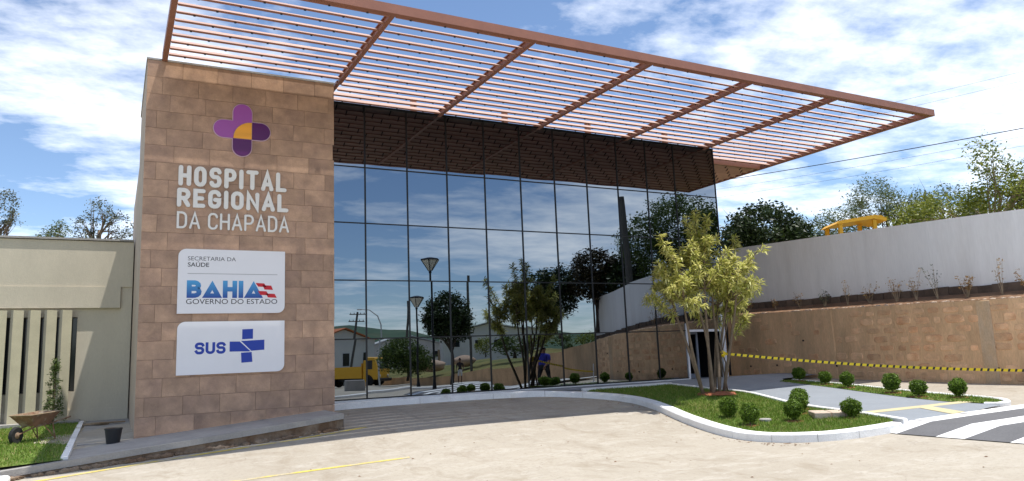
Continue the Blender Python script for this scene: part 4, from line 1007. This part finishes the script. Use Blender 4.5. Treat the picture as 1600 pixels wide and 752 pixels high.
# trees mirrored in the glass (they stand behind and right of the camera)
rg = 'trees mirrored in the glass'
tree('mirrored_tree', 'large green tree mirrored in the upper right panes', 'tree', (22.2, -12.5, 2.5), (22.2, -12.5, 6), [(22.4, -12.4, 8.0, 2.2, 2.2, 1.9), (20.6, -13.4, 7.3, 1.5, 1.5, 1.3), (23.8, -11.6, 7.4, 1.5, 1.5, 1.6), (21.4, -12.6, 6.0, 1.6, 1.5, 1.2)], 560, 32, .22, .19, 'mid', 'darkbark', .16, rg, aspect=2.4)
for i, (x, y, zt, lab) in enumerate(((17.9, -19.0, 5.6, 'dark broadleaf tree mirrored in the glass, leftmost of the dark row'), (19.9, -17.6, 6.5, 'dark broadleaf tree mirrored in the glass, middle of the dark row'), (21.7, -16.2, 6.4, 'dark broadleaf tree mirrored in the glass beside the leaning pole'))):
    tree('mirrored_tree', lab, 'tree', (x, y, 2.0), (x, y, 4.3), [(x, y, zt-.3, 1.45, 1.4, 1.1), (x+.8, y-.3, zt-1.3, 1.0, 1.0, 1.0), (x-.9, y+.3, zt-1.3, 1.0, 1.0, 1.0)], 300, 30, .17, .20, 'brownleaf' if i == 1 else 'dark', 'darkbark', .11, rg, 16)
tree('mirrored_tree', 'round dark tree mirrored behind the taller street lamp', 'tree', (14.1, -27, g(14, -27)), (14.1, -27, 2.4), [(14.1, -27, 3.9, 1.75, 1.7, 1.55), (15.0, -27.2, 3.2, 1.0, 1, .9), (13.2, -27, 3.2, .9, .9, .8)], 380, 30, .17, .21, 'dark', 'darkbark', .14, rg)
tree('mirrored_bush', 'bushy green shrub mirrored left of the street lamps', 'shrub', (15.2, -39, -.6), (15.2, -39, 1), [(15.2, -39, 1.4, 1.7, 1.5, 1.4), (14.2, -38.6, 1.0, 1.0, 1.0, .9), (16.4, -39, .9, 1.2, 1.2, .9)], 300, 30, .18, .20, 'mid', 'darkbark', .09, rg)
for i in range(7):
    x = 21.5+i*1.5; y = -36+i*1.5
    tree('mirrored_hedge_bush', ['first', 'second', 'third', 'fourth', 'fifth', 'sixth', 'seventh'][i]+' low bush from the left in the hedge line mirrored above the sloping lawn', 'shrub', (x, y, 1.1), (x, y, 1.6), [(x, y, 1.9, 1.0, .9, .65)], 60, 20, .14, .17, 'mid' if i % 2 else 'lime', 'darkbark', .05, 'hedge mirrored in the glass', 6)

# dried weeds on the soil strip
wl_ = ['leftmost dry weed on the soil strip beside the pale tree', 'second dry weed from the left on the soil strip', 'third dry weed from the left on the soil strip', 'fourth dry weed from the left on the soil strip', 'fifth dry weed from the left on the soil strip', 'sixth dry weed from the left on the soil strip',
       'seventh dry weed from the left on the soil strip', 'eighth dry weed from the left on the soil strip', 'ninth dry weed from the left on the soil strip', 'tenth dry weed from the left on the soil strip', 'eleventh dry weed from the left on the soil strip', 'rightmost dry weed on the soil strip, cut by the picture edge']
for i, yy in enumerate((2.0, .6, -.6, -1.7, -2.7, -3.6, -4.6, -5.3, -6.0, -6.9, -7.9, -8.65)):
    p, d = on_line(9-yy); hgt = (.55, .5, .7, .6, .95, .75, .85, 1.1, 1.15, .8, 1.2, .9)[i]; x = p.x+.55; z = rtop(p.y)+.06
    t = empty('dry_weed', (x, p.y, z), wl_[i], 'weed', 'dry weeds on the soil strip'); b = MB(); cp = []
    for q in range(4 if i % 3 else 7):
        e = Vector((x+random.uniform(-.12, .12), p.y+random.uniform(-.22, .22)*(1+.4*(i % 3)), z+hgt*random.uniform(.6, 1))); st = Vector((x, p.y, z-.03)); mid = st.lerp(e, .5)+Vector((0, random.uniform(-.05, .05), .04))
        b.tube([st, mid, e], [.009, .007, .003], 5, cap=False)
        for q2 in range(5): cp.append(tuple(mid.lerp(e, q2/4)+Vector((random.uniform(-.06, .06), random.uniform(-.08, .08), 0))))
    b.build('stem', MT['palebark'], t); fast_mesh('foliage', leaves(np.array(cp), 5 if i % 2 else 3, .035, .075, 2.4), 4, GL['dry'] if i not in (3, 8) else GL['greyg'], t)

# ------------------------------------------------------------ small things
# striped tape
A = TB+Vector((.42, -.1, 1.0)); Bp = Vector((14.2, -10.2, .62))
t = empty('barrier_tape', (A.x, A.y, A.z), 'yellow and black striped barrier tape tied to the pale tree, sagging across', 'tape')
A = Vector((8.40, -5.15, .84)); E_ = Vector((14.4, -10.2, .10))
def tape_pt(s_):
    p = A.lerp(E_, s_); return p-Vector((0, 0, .10*math.sin(math.pi*min(s_, 1.))))
n = 150; W3 = .034
for i in range(n):
    s0, s1 = i/n, (i+1)/n; sh = .45/n; b = MB()
    b.poly([tape_pt(s0)+Vector((0, 0, -W3)), tape_pt(s1)+Vector((0, 0, -W3)), tape_pt(s1+sh)+Vector((0, 0, W3)), tape_pt(s0+sh)+Vector((0, 0, W3))])
    b.build('black_band' if i % 3 == 2 else 'yellow_band', MT['tape_k'] if i % 3 == 2 else MT['tape_y'], t)
b = MB(); b.tube([(8.34, -5.15, .78), (8.43, -5.15, .84), (8.36, -5.08, .91)], [.05, .06, .04], 8); b.build('knot', MT['tape_y'], t)
# post carrying the far end
b = MB(); b.lathe((E_.x+.03, E_.y, g(E_.x, E_.y)-.02), [(.16, 0), (.16, .05), (.03, .07), (.022, .9), (.0, .92)], 12); tag(b.build('tape_post', MT['door_white']), 'thin post holding the far end of the striped tape outside the frame', 'post')
# wheelbarrow
def wheelbarrow(loc, rz):
    t = empty('wheelbarrow', loc, 'rusty wheelbarrow with mud caked tray standing on the left lawn', 'wheelbarrow'); t.rotation_euler = (0, 0, rz)
    def pb(b, n_, m): o = bpy.data.objects.new(n_, b.mesh(n_, [m] if not isinstance(m, list) else m)); col.objects.link(o); o.parent = t; return o
    b = MB(); top = [(-.40, -.33, .66), (.50, -.30, .62), (.50, .30, .62), (-.40, .33, .66)]; bot = [(-.20, -.19, .36), (.24, -.17, .36), (.24, .17, .36), (-.20, .19, .36)]
    th = .02
    top2 = [(x*.95, y*.94, z) for x, y, z in top]; bot2 = [(x*.95, y*.92, z+.02) for x, y, z in bot]
    for i in range(4):
        j = (i+1) % 4; b.poly([bot[i], bot[j], top[j], top[i]]); b.poly([top2[i], top2[j], bot2[j], bot2[i]]); b.poly([top[i], top[j], top2[j], top2[i]])
    b.poly(bot[::-1]); b.poly(bot2); pb(b, 'tray', MT['rust'])
    b = MB()
    for i in range(4): b.tube([top[i], top[(i+1) % 4]], .013, 6)
    pb(b, 'tray_rim', MT['wood'])
    for s_ in (-1, 1):
        b = MB(); b.tube([(.58, .05*s_, .20), (.22, .16*s_, .34), (-.35, .24*s_, .42), (-.80, .28*s_, .50)], .018, 7); pb(b, 'handle_bar', MT['rust'])
        b = MB(); b.tube([(-.28, .23*s_, .40), (-.36, .25*s_, .02), (-.24, .25*s_, .0)], .016, 7); b.tube([(-.05, .19*s_, .36), (-.34, .25*s_, .06)], .012, 6); pb(b, 'leg', MT['rust'])
    b = MB(); b.lathe((.58, 0, .19), [(.10, -.045), (.17, -.05), (.195, -.02), (.195, .02), (.17, .05), (.10, .045)], 20, 0, 'Y'); w = pb(b, 'wheel', MT['tyre'])
    b = MB(); b.lathe((.58, 0, .19), [(.02, -.07), (.105, -.03), (.105, .03), (.02, .07)], 14, 0, 'Y'); o = bpy.data.objects.new('rim', b.mesh('rim', [MT['rust']])); col.objects.link(o); o.parent = w
    return t
wb = wheelbarrow((-7.76, -.1, float(llz(-7.76, -.1))+.0), R(232)); wb.scale = (.92, .92, .98)
# bucket
z0 = float(wz(-6.13, -3)); 
t = empty('bucket', (-6.20, -1.85, -.515), 'black plastic bucket standing by the corner of the tower', 'bucket')
b = MB(); b.lathe((-6.20, -1.85, -.515), [(.13, 0), (.17, .30), (.18, .30), (.18, .33), (.165, .33), (.12, .03)], 20); b.build('pail', MT['plastic'], t)
b = MB(); b.tube([(-6.20+.18*math.cos(a), -1.85-.02, -.515+.31+.02*math.sin(a)) for a in np.linspace(0, math.pi, 10)], .006, 5); b.build('handle', MT['rust'], t)
# planks
for i, (x, y, r, ln, lab) in enumerate(((-6.45, 3.7, 8, 1.1, 'grey weathered plank lying by the tower foot'), (-6.75, 3.3, -14, .9, 'short plank lying nearest the lawn edging'), (-6.35, 3.2, 30, .8, 'loose plank lying across the others by the tower foot'))):
    b = MB(); b.bbox(-ln/2, ln/2, -.07, .07, 0, .03, .004); o = b.build('plank', MT['wood']); o.location = (x, y, -.395+.035*(i == 2)); o.rotation_euler = (0, R(2)*(i == 2), R(r)); tag(o, lab, 'plank', 'planks by the tower')
# pebbles and leaves on the concrete
b = MB()
for i in range(160):
    x, y = random.uniform(-4, 6), random.uniform(-15, -1); 
    if i > 60: k = random.choice(kerb_line[30:70]); x, y = k[0]-random.uniform(.02, .35), k[1]-random.uniform(.0, .2)
    r = random.uniform(.008, .026); a = random.uniform(0, 3); z = g(x, y)
    b.raw([(x+math.cos(a+q*1.571)*r*(1.4 if q % 2 else .8), y+math.sin(a+q*1.571)*r*(1.4 if q % 2 else .8), z+.004) for q in range(4)]+[(x, y, z+r*.7)], [(0, 1, 4), (1, 2, 4), (2, 3, 4), (3, 0, 4)])
o = b.build('litter', MT['soil']); o['kind'] = 'stuff'; tag(o, 'scattered dry leaves and grit on the concrete forecourt', 'litter')

# yellow backhoe behind the white wall: cab roof shows over the wall
def backhoe(loc, rz):
    t = empty('backhoe_loader', loc, 'yellow backhoe loader with only its cab roof showing over the white wall', 'digger'); t.rotation_euler = (0, 0, rz)
    def pb(b, n_, m, par=None): o = bpy.data.objects.new(n_, b.mesh(n_, [m])); col.objects.link(o); o.parent = par or t; return o
    b = MB(); b.prism_xz([(-1.02, 2.62), (-.85, 2.75), (.55, 2.93), (.80, 2.90), (1.02, 2.78), (.98, 2.66), (.80, 2.72), (.5, 2.78), (-.75, 2.64)], -.75, .75); pb(b, 'cab_roof', MT['yellow'])
    for x, y, m in ((-.80, -.65, 'yellow'), (-.80, .65, 'yellow'), (.55, -.65, 'yellow'), (.55, .65, 'yellow')):
        k = MB(); k.box(x-.07, x+.07, y-.06, y+.06, 1.05, 2.66 if x < 0 else 2.74); pb(k, 'cab_post', MT[m])
    b = MB(); b.bbox(-.9, .7, -.55, .55, .75, 1.1, .04); b.bbox(.7, 2.3, -.42, .42, .8, 1.55, .08); pb(b, 'body', MT['yellow'])
    b = MB(); b.bbox(-.5, -.05, -.25, .25, 1.1, 1.25, .03); b.bbox(-.55, -.42, -.25, .25, 1.25, 1.8, .03); pb(b, 'seat', MT['plastic'])
    b = MB(); b.tube([(1.9, .2, 1.55), (1.9, .2, 2.2)], .04, 8); pb(b, 'exhaust', MT['dark'])
    for x, r in ((-.45, .68), (1.75, .45)):
        for y in (-.72, .72):
            k = MB(); k.lathe((x, y, r), [(r*.55, -.16), (r*.9, -.17), (r, -.1), (r, .1), (r*.9, .17), (r*.55, .16)], 20, 0, 'Y'); w = pb(k, 'wheel', MT['tyre']); k = MB(); k.lathe((x, y, r), [(.05, -.12), (r*.55, -.1), (r*.55, .1), (.05, .12)], 14, 0, 'Y'); pb(k, 'rim', MT['yellow'], w)
    b = MB(); b.prism_xz([(2.5, .25), (3.2, .2), (3.25, .3), (2.7, .4), (2.75, .95), (2.6, .95)], -.95, .95); pb(b, 'front_bucket', MT['yellow'])
    b = MB(); b.tube([(-.95, 0, 1.0), (-1.35, 0, 2.1), (-1.6, 0, 1.3), (-1.55, 0, .6)], [.14, .13, .11, .09], 6); pb(b, 'boom', MT['yellow'])
    return t
backhoe((19.95, -.95, 3.02), R(-29))

# cables and poles over the right
def cable(name, p, q, sag, r, label):
    p, q = Vector(p), Vector(q); pts = [p.lerp(q, i/24)-Vector((0, 0, sag*4*(i/24)*(1-i/24))) for i in range(25)]
    b = MB(); b.tube(pts, r, 5, cap=False); o = b.build(name, MT['dark']); tag(o, label, 'cable', 'overhead cables'); return o
def upole(name, x, y, z, h, label, arms=1, lean=(0, 0), r=.13, arot=0.):
    t = empty(name, (x, y, z), label, 'utility pole'); b = MB(); top = Vector((x+lean[0], y+lean[1], z+h))
    b.tube([(x, y, z-.3), tuple(top)], [r*1.2, r*.8], 10); b.build('shaft', MT['sill'], t)
    for i in range(arms):
        zz = z+h-.25-i*.8; f = (zz-z)/h; cx_ = x+lean[0]*f; cy_ = y+lean[1]*f; dx_, dy_ = math.cos(arot)*.95, math.sin(arot)*.95
        b = MB(); b.tube([(cx_-dx_, cy_-dy_, zz), (cx_+dx_, cy_+dy_, zz)], .055, 6); a = b.build('crossarm', MT['darkbark'], t)
        for q in (-.85, -.4, .4, .85):
            k = MB(); k.lathe((cx_+dx_*q, cy_+dy_*q, zz+.05), [(.035, 0), (.05, .05), (.03, .08), (.045, .12), (.01, .16)], 8); k.build('insulator', MT['insul'], a)
    return t
cable('overhead_cable', (41.5, -8.0, 12.45), (40.2, 38.0, 16.9), .35, .028, 'thick black overhead cable crossing the sky on the right')
cable('overhead_cable', (41.5, -8.0, 11.6), (40.2, 38.2, 15.3), .4, .008, 'thin lower overhead wire under the thick black cable')
cable('overhead_cable', (41.5, -8.0, 12.1), (40.2, 38.1, 16.1), .4, .008, 'thin overhead wire just below the thick black cable')
cable('overhead_cable', (46, -9.5, 17.0), (43.1, 47.3, 22.3), .4, .008, 'upper thin overhead wire ending at the canopy tip')
cable('overhead_cable', (46, -9.5, 16.4), (43.1, 47.3, 21.6), .4, .008, 'second thin overhead wire below the upper one at the canopy tip')
upole('utility_pole', 41.5, -8.0, 2.8, 10.2, 'utility pole carrying the black cable beyond the right picture edge'); upole('utility_pole', 40.2, 38.2, 2.8, 14.3, 'utility pole carrying the black cable, hidden behind the glass building'); upole('utility_pole', 46, -9.5, 3, 14.4, 'taller utility pole beyond the right picture edge'); upole('utility_pole', 43.1, 47.3, 3, 19.5, 'far tall utility pole hidden behind the glass building')
# mirrored poles
upole('leaning_pole', 18.9, -12.4, 2.2, 7.3, 'thick dark leaning pole mirrored in the glass among dark trees', 0, (-.5, .2), .20)
upole('utility_pole', 16.2, -60, -1.4, 7.9, 'utility pole with two crossarms mirrored at the far left of the glass', 2, (1.4, 0), .15, R(10))
upole('utility_pole', 17.4, -45, -.6, 7.0, 'plain dark pole mirrored between the two lamps', 0, (0, 0), .11); upole('utility_pole', 19.0, -34, 0, 7.8, 'plain dark pole mirrored right of the round dark tree', 0, (0, 0), .11)
# street lamps mirrored
def lamp(x, y, h, label):
    z = g(x, y); t = empty('street_lamp', (x, y, z), label, 'street lamp', 'street lamps mirrored in the glass')
    b = MB(); b.lathe((x, y, z-.02), [(.26, 0), (.24, .06), (.12, .12), (.075, .5), (.06, .9), (.05, h-.95), (.075, h-.9), (.075, h-.82)], 14); b.build('post', MT['dark'], t)
    n = 6; r0, r1, z0, z1 = .10, .46, z+h-.82, z+h-.25
    k = MB()
    for i in range(n):
        a0, a1 = 2*math.pi*i/n, 2*math.pi*(i+1)/n
        k.poly([(x+r0*math.cos(a0), y+r0*math.sin(a0), z0), (x+r0*math.cos(a1), y+r0*math.sin(a1), z0), (x+r1*math.cos(a1), y+r1*math.sin(a1), z1), (x+r1*math.cos(a0), y+r1*math.sin(a0), z1)])
    k.build('lantern_glass', MT['lampglass'], t)
    k = MB()
    for i in range(n):
        a0, a1 = 2*math.pi*i/n, 2*math.pi*(i+1)/n
        k.tube([(x+r0*math.cos(a0), y+r0*math.sin(a0), z0), (x+r1*math.cos(a0), y+r1*math.sin(a0), z1)], .022, 5); k.tube([(x+r1*math.cos(a0), y+r1*math.sin(a0), z1), (x+r1*math.cos(a1), y+r1*math.sin(a1), z1)], .025, 5)
    k.lathe((x, y, z1+.01), [(.49, 0), (.47, .04), (.12, .13), (.0, .14)], 6); k.build('lantern_frame', MT['dark'], t)
lamp(8.95, -17.2, 7.3, 'tall street lamp with flared lantern mirrored in the glass, the nearer one'); lamp(10.55, -23.6, 5.8, 'street lamp with flared lantern mirrored in the glass, the farther one')
# curved-arm road light mirrored
t = empty('road_light', (14.3, -42, -1.1), 'thin road light with curved arm mirrored near the far hill', 'street lamp'); b = MB()
b.tube([(14.3, -42, -1.2), (14.3, -42, 4.2), (14.1, -42, 4.9), (13.5, -42, 5.4), (12.6, -42, 5.5)], [.06, .05, .045, .04, .035], 7); b.build('arm_post', MT['shed'], t); b = MB(); b.bbox(12.2, 12.65, -42.1, -41.9, 5.44, 5.54, .03); b.build('lamp_head', MT['shed'], t)
# boulders on the mirrored lawn
for (x, y, z, r, lab) in ((17.9, -40, .5, .75, 'pale boulder mirrored on the sloping lawn, left one'), (19.6, -37, .7, .8, 'pale boulder mirrored on the sloping lawn, right one')):
    b = MB(); bm = bmesh.new(); bmesh.ops.create_icosphere(bm, subdivisions=3, radius=1); bm.verts.index_update()
    b.raw([(x+v.co.x*r*1.5*(1+.12*math.sin(v.co.z*5+x)), y+v.co.y*r*(1+.15*math.sin(v.co.x*4)), z+v.co.z*r*.62*(1+.1*math.sin(v.co.y*6))) for v in bm.verts], [[v.index for v in f.verts] for f in bm.faces]); bm.free()
    tag(b.build('boulder', MT['boulder'], smooth=True), lab, 'boulder', 'boulders on the lawn')
# yellow truck mirrored
def truck(loc, rz):
    t = empty('yellow_truck', loc, 'yellow truck with boxy cab mirrored at the left of the glass', 'truck'); t.rotation_euler = (0, 0, rz)
    def pb(b, n_, m, par=None): o = bpy.data.objects.new(n_, b.mesh(n_, [m])); col.objects.link(o); o.parent = par or t; return o
    b = MB(); b.prism_xz([(1.9, .55), (3.55, .55), (3.6, 1.35), (3.35, 2.35), (1.95, 2.45)], -1.0, 1.0); cab = pb(b, 'cab', MT['yellow'])
    b = MB(); b.poly([(3.605, -.85, 1.42), (3.605, .85, 1.42), (3.385, .8, 2.22), (3.385, -.8, 2.22)]); pb(b, 'windscreen', MT['glassdark'], cab)
    for s_ in (-1, 1):
        b = MB(); b.box(2.3, 3.2, 1.004*s_-.004, 1.004*s_+.004, 1.4, 2.15); pb(b, 'side_window', MT['glassdark'], cab)
        b = MB(); b.lathe((3.59, .7*s_, .85), [(.12, -.03), (.12, .03), (.06, .05)], 12, 0, 'X'); pb(b, 'headlight', MT['lampglass'])
    b = MB(); b.bbox(3.5, 3.75, -1.0, 1.0, .42, .66, .03); pb(b, 'bumper', MT['dark'])
    b = MB(); b.box(-3.2, 1.8, -1.1, 1.1, .85, .98); b.box(-3.2, 1.8, -1.1, -1.04, .981, 1.9); b.box(-3.2, 1.8, 1.04, 1.1, .981, 1.9); b.box(-3.2, -3.14, -1.039, 1.039, .981, 1.9); b.box(1.74, 1.8, -1.039, 1.039, .981, 2.2); pb(b, 'load_bed', MT['yellow'])
    b = MB(); b.box(-3.2, 3.4, -.4, .4, .55, .84); pb(b, 'chassis', MT['dark'])
    for x in (2.75, -1.6, -2.6):
        for y in (-.9, .9):
            k = MB(); k.lathe((x, y, .48), [(.25, -.14), (.43, -.15), (.48, -.1), (.48, .1), (.43, .15), (.25, .14)], 18, 0, 'Y'); w = pb(k, 'wheel', MT['tyre']); k = MB(); k.lathe((x, y, .48), [(.05, -.1), (.26, -.1), (.26, .1), (.05, .1)], 12, 0, 'Y'); pb(k, 'rim', MT['shed'], w)
truck((12.6, -46.5, g(12.6, -46.5)), R(40))
# mirrored houses
def house(name, x, y, z, w, d, h, rh, label, roofm, rz=0., nwin=3):
    t = empty(name, (x, y, z), label, 'house'); t.rotation_euler = (0, 0, rz)
    def pb(b, n_, m, par=None): o = bpy.data.objects.new(n_, b.mesh(n_, [m])); col.objects.link(o); o.parent = par or t; return o
    b = MB(); b.box(-w/2, w/2, -d/2, d/2, -1, h); b.prism_xz([(-w/2, h+.001), (w/2, h+.001), (0, h+rh)], -d/2+.05, d/2-.05); pb(b, 'wall', MT['housewhite'])
    b = MB()
    for s_ in (-1, 1): b.raw([(0, -d/2-.4, h+rh+.1), (0, d/2+.4, h+rh+.1), (s_*(w/2+.4), d/2+.4, h-.12), (s_*(w/2+.4), -d/2-.4, h-.12), (0, -d/2-.4, h+rh+.22), (0, d/2+.4, h+rh+.22), (s_*(w/2+.4), d/2+.4, h), (s_*(w/2+.4), -d/2-.4, h)], [(0, 1, 2, 3), (4, 5, 6, 7), (0, 3, 7, 4), (1, 2, 6, 5), (2, 3, 7, 6)])
    pb(b, 'roof', MT[roofm])
    for i in range(nwin):
        xx = -w/2+w*(i+.5)/nwin; k = MB(); k.box(xx-.55, xx+.55, d/2-.001, d/2+.03, h*.45, h*.8); f = pb(k, 'window', MT['door_white']); k = MB(); k.box(xx-.48, xx+.48, d/2+.031, d/2+.04, h*.45+.07, h*.8-.07); pb(k, 'pane', MT['glassdark'], f)
    k = MB(); k.box(w/2-1.6, w/2-.7, d/2+.001, d/2+.05, -.1, 2.0); pb(k, 'door', MT['wood'])
house('mirrored_house', 15.5, -66, -1.3, 9, 8, 4.6, 1.3, 'white house with orange clay roof mirrored behind the yellow truck', 'rooftile', R(-15))
house('mirrored_shed', 27.5, -72, .2, 9, 8, 2.4, 1.2, 'white walled shed with pale roof mirrored behind the green shrub', 'shed', R(10)); house('mirrored_shed', 33.5, -60, 1, 12, 8, 2.6, 1.2, 'wide white walled shed with pale roof mirrored behind the round dark tree', 'shed', R(20), 4)
# low white block and kerb on the road behind the camera
b = MB(); b.bbox(7.7, 9.2, -30.6, -30.2, g(8.4, -30)-.1, g(8.4, -30)+.75, .04); tag(b.build('road_barrier', MT['concrete']), 'grey concrete barrier block mirrored on the road at the left of the glass', 'barrier')
b = MB(); strip(b, crom([(1, -19), (5, -20.5), (9, -21), (13, -20)], 6), .3, .15); struct(b.build('far_kerb', MT['kerbwhite']))
# far hills behind the camera
vs = []; hx = np.linspace(-900, 1100, 90)
for x in hx:
    hgt = 26+14*math.sin(x*.004+1)+7*math.sin(x*.013)+4*math.sin(x*.031)
    for k_, (dy_, f) in enumerate(((0, 0), (-60, .45), (-150, .85), (-230, 1.0), (-500, .6))): vs.append((x, -560+dy_, -4+hgt*f+2*math.sin(x*.05+k_)*f))
b = MB(); b.raw(vs, [(i*5+j, i*5+j+1, (i+1)*5+j+1, (i+1)*5+j) for i in range(len(hx)-1) for j in range(4)]); struct(b.build('hills', MT['hill'], smooth=True))

# ------------------------------------------------------------ people (behind the camera, seen mirrored)
def person(name, loc, rz, label, J, rad, zone, hair=True):
    """one skinned body; zone(face centre, nearest bone) -> material index"""
    t = empty(name, loc, label, 'person'); t.rotation_euler = (0, 0, rz)
    names = list(J.keys()); idx = {n: i for i, n in enumerate(names)}
    E = [('pelvis', 'belly'), ('belly', 'chest'), ('chest', 'neck'), ('neck', 'headb'), ('headb', 'headt')]
    for s_ in 'lr':
        E += [('chest', 'sh'+s_), ('sh'+s_, 'el'+s_), ('el'+s_, 'wr'+s_), ('wr'+s_, 'pa'+s_), ('pelvis', 'hip'+s_), ('hip'+s_, 'kn'+s_), ('kn'+s_, 'an'+s_), ('an'+s_, 'to'+s_)]
        for q in range(5): E += [('pa'+s_ if q else 'wr'+s_, 'f%d%s' % (q, s_)), ('f%d%s' % (q, s_), 'g%d%s' % (q, s_))]
    me = bpy.data.meshes.new('tmp'); me.from_pydata([J[n] for n in names], [(idx[a], idx[c]) for a, c in E], [])
    o = bpy.data.objects.new('tmp', me); col.objects.link(o); md = o.modifiers.new('s', 'SKIN'); md.use_smooth_shade = True; o.modifiers.new('u', 'SUBSURF').levels = 2
    for n, sv in zip(names, me.skin_vertices[0].data): sv.radius = rad[n] if isinstance(rad[n], tuple) else (rad[n], rad[n]); sv.use_root = (n == 'pelvis')
    dg = bpy.context.evaluated_depsgraph_get(); m2 = bpy.data.meshes.new_from_object(o.evaluated_get(dg)); bpy.data.objects.remove(o)
    m2.name = 'body'; m2.materials.clear()
    for m in zone[0]: m2.materials.append(MT[m])
    for p in m2.polygons: p.material_index = zone[1](p.center)
    ob = bpy.data.objects.new('body', m2); col.objects.link(ob); ob.parent = t
    h = Vector(J['headt'])
    b = MB(); bm = bmesh.new(); bmesh.ops.create_icosphere(bm, subdivisions=3, radius=.108); bm.verts.index_update()
    b.raw([(h.x+v.co.x*.92-.012, h.y+v.co.y*.85, h.z-.01+v.co.z*1.02) for v in bm.verts], [[v.index for v in f.verts] for f in bm.faces if not (f.calc_center_median().x > .03 and f.calc_center_median().z < .055) and f.calc_center_median().z > -.05]); bm.free()
    hr = bpy.data.objects.new('hair', b.mesh('hair', [MT['hair']], smooth=True)); col.objects.link(hr); hr.parent = t
    # face
    b = MB(); fx = h.x+.088
    b.raw([(fx, h.y, h.z-.0), (fx+.028, h.y, h.z-.045), (fx, h.y-.016, h.z-.05), (fx, h.y+.016, h.z-.05)], [(0, 1, 2), (0, 3, 1), (1, 3, 2)])
    for s_ in (-1, 1): b.lathe((h.x-.005, h.y+.088*s_, h.z-.03), [(.028, -.012*1), (.03, .006), (.02, .012)], 10, 0, 'Y')
    n_ = bpy.data.objects.new('face_features', b.mesh('face_features', [MT['skin']])); col.objects.link(n_); n_.parent = t
    b = MB()
    for s_ in (-1, 1): b.lathe((fx+.002, h.y+.033*s_, h.z-.008), [(.012, -.004), (.012, .003), (.004, .006)], 8, 0, 'X')
    b.box(fx-.006, fx+.004, h.y-.025, h.y+.025, h.z-.078, h.z-.072)
    n_ = bpy.data.objects.new('eyes_and_mouth', b.mesh('eyes_and_mouth', [MT['hair']])); col.objects.link(n_); n_.parent = t
    return t
def pose(stride, armsw, elb):
    J = dict(pelvis=(0, 0, .95), belly=(.0, 0, 1.12), chest=(.01, 0, 1.34), neck=(.01, 0, 1.50), headb=(.03, 0, 1.58), headt=(.04, 0, 1.68))
    rad = dict(pelvis=(.14, .12), belly=(.145, .115), chest=(.16, .12), neck=.058, headb=.085, headt=.098)
    for s_, y in (('l', 1), ('r', -1)):
        f = stride*y; a = -armsw*y
        J['hip'+s_] = (0, .10*y, .90); J['kn'+s_] = (f*.5+.04, .105*y, .50); J['an'+s_] = (f-.02, .10*y, .09+max(0, -f)*.12); J['to'+s_] = (f+.17, .12*y, .04)
        J['sh'+s_] = (.01, .20*y, 1.42); J['el'+s_] = (a*.5-.02, .26*y, 1.14); J['wr'+s_] = (a+elb, .27*y, .90+elb*.4); J['pa'+s_] = (a+elb+.03, .265*y, .82+elb*.4)
        rad['hip'+s_] = .095; rad['kn'+s_] = .062; rad['an'+s_] = .045; rad['to'+s_] = (.045, .035); rad['sh'+s_] = .062; rad['el'+s_] = .045; rad['wr'+s_] = .03; rad['pa'+s_] = .034
        px, py, pz_ = J['pa'+s_]
        for q in range(5):
            dx_ = (.035, -.022, -.008, .008, .022)[q]; ln = (.045, .05, .06, .055, .04)[q]
            J['f%d%s' % (q, s_)] = (px+dx_, py-.005*y*(q == 0), pz_-.03*(1 if q else -.3)); J['g%d%s' % (q, s_)] = (px+dx_*1.05+.01, py-.02*y, pz_-.03*(1 if q else .2)-ln)
            rad['f%d%s' % (q, s_)] = .010; rad['g%d%s' % (q, s_)] = .008
    return J, rad
J, rad = pose(.26, .18, .1)
def zone1(c):
    if c.z < .09: return 3
    if abs(c.y) > .235 and c.z < 1.2: return 0
    if c.z > 1.49: return 0
    return 1 if c.z > .98 else 2
person('person', (12.5, -11.4, g(12.5, -11.4)), R(160), 'man in blue shirt and dark trousers walking, mirrored in the lower panes', J, rad, (['skin', 'blue_shirt', 'dark_trousers', 'shoe'], zone1))
J, rad = pose(.03, .0, .22)
def zone2(c):
    if c.z < .07: return 3
    if abs(c.y) > .235 and c.z < 1.2: return 0
    if c.z > 1.49 or c.z < .55: return 0
    return 1 if c.z > .98 else 2
person('person', (14.4, -26.2, g(14.4, -26.2)), R(120), 'man in dark shirt and white shorts standing, mirrored beyond the striped tape', J, rad, (['skin', 'dark_shirt', 'white_shorts', 'shoe'], zone2))
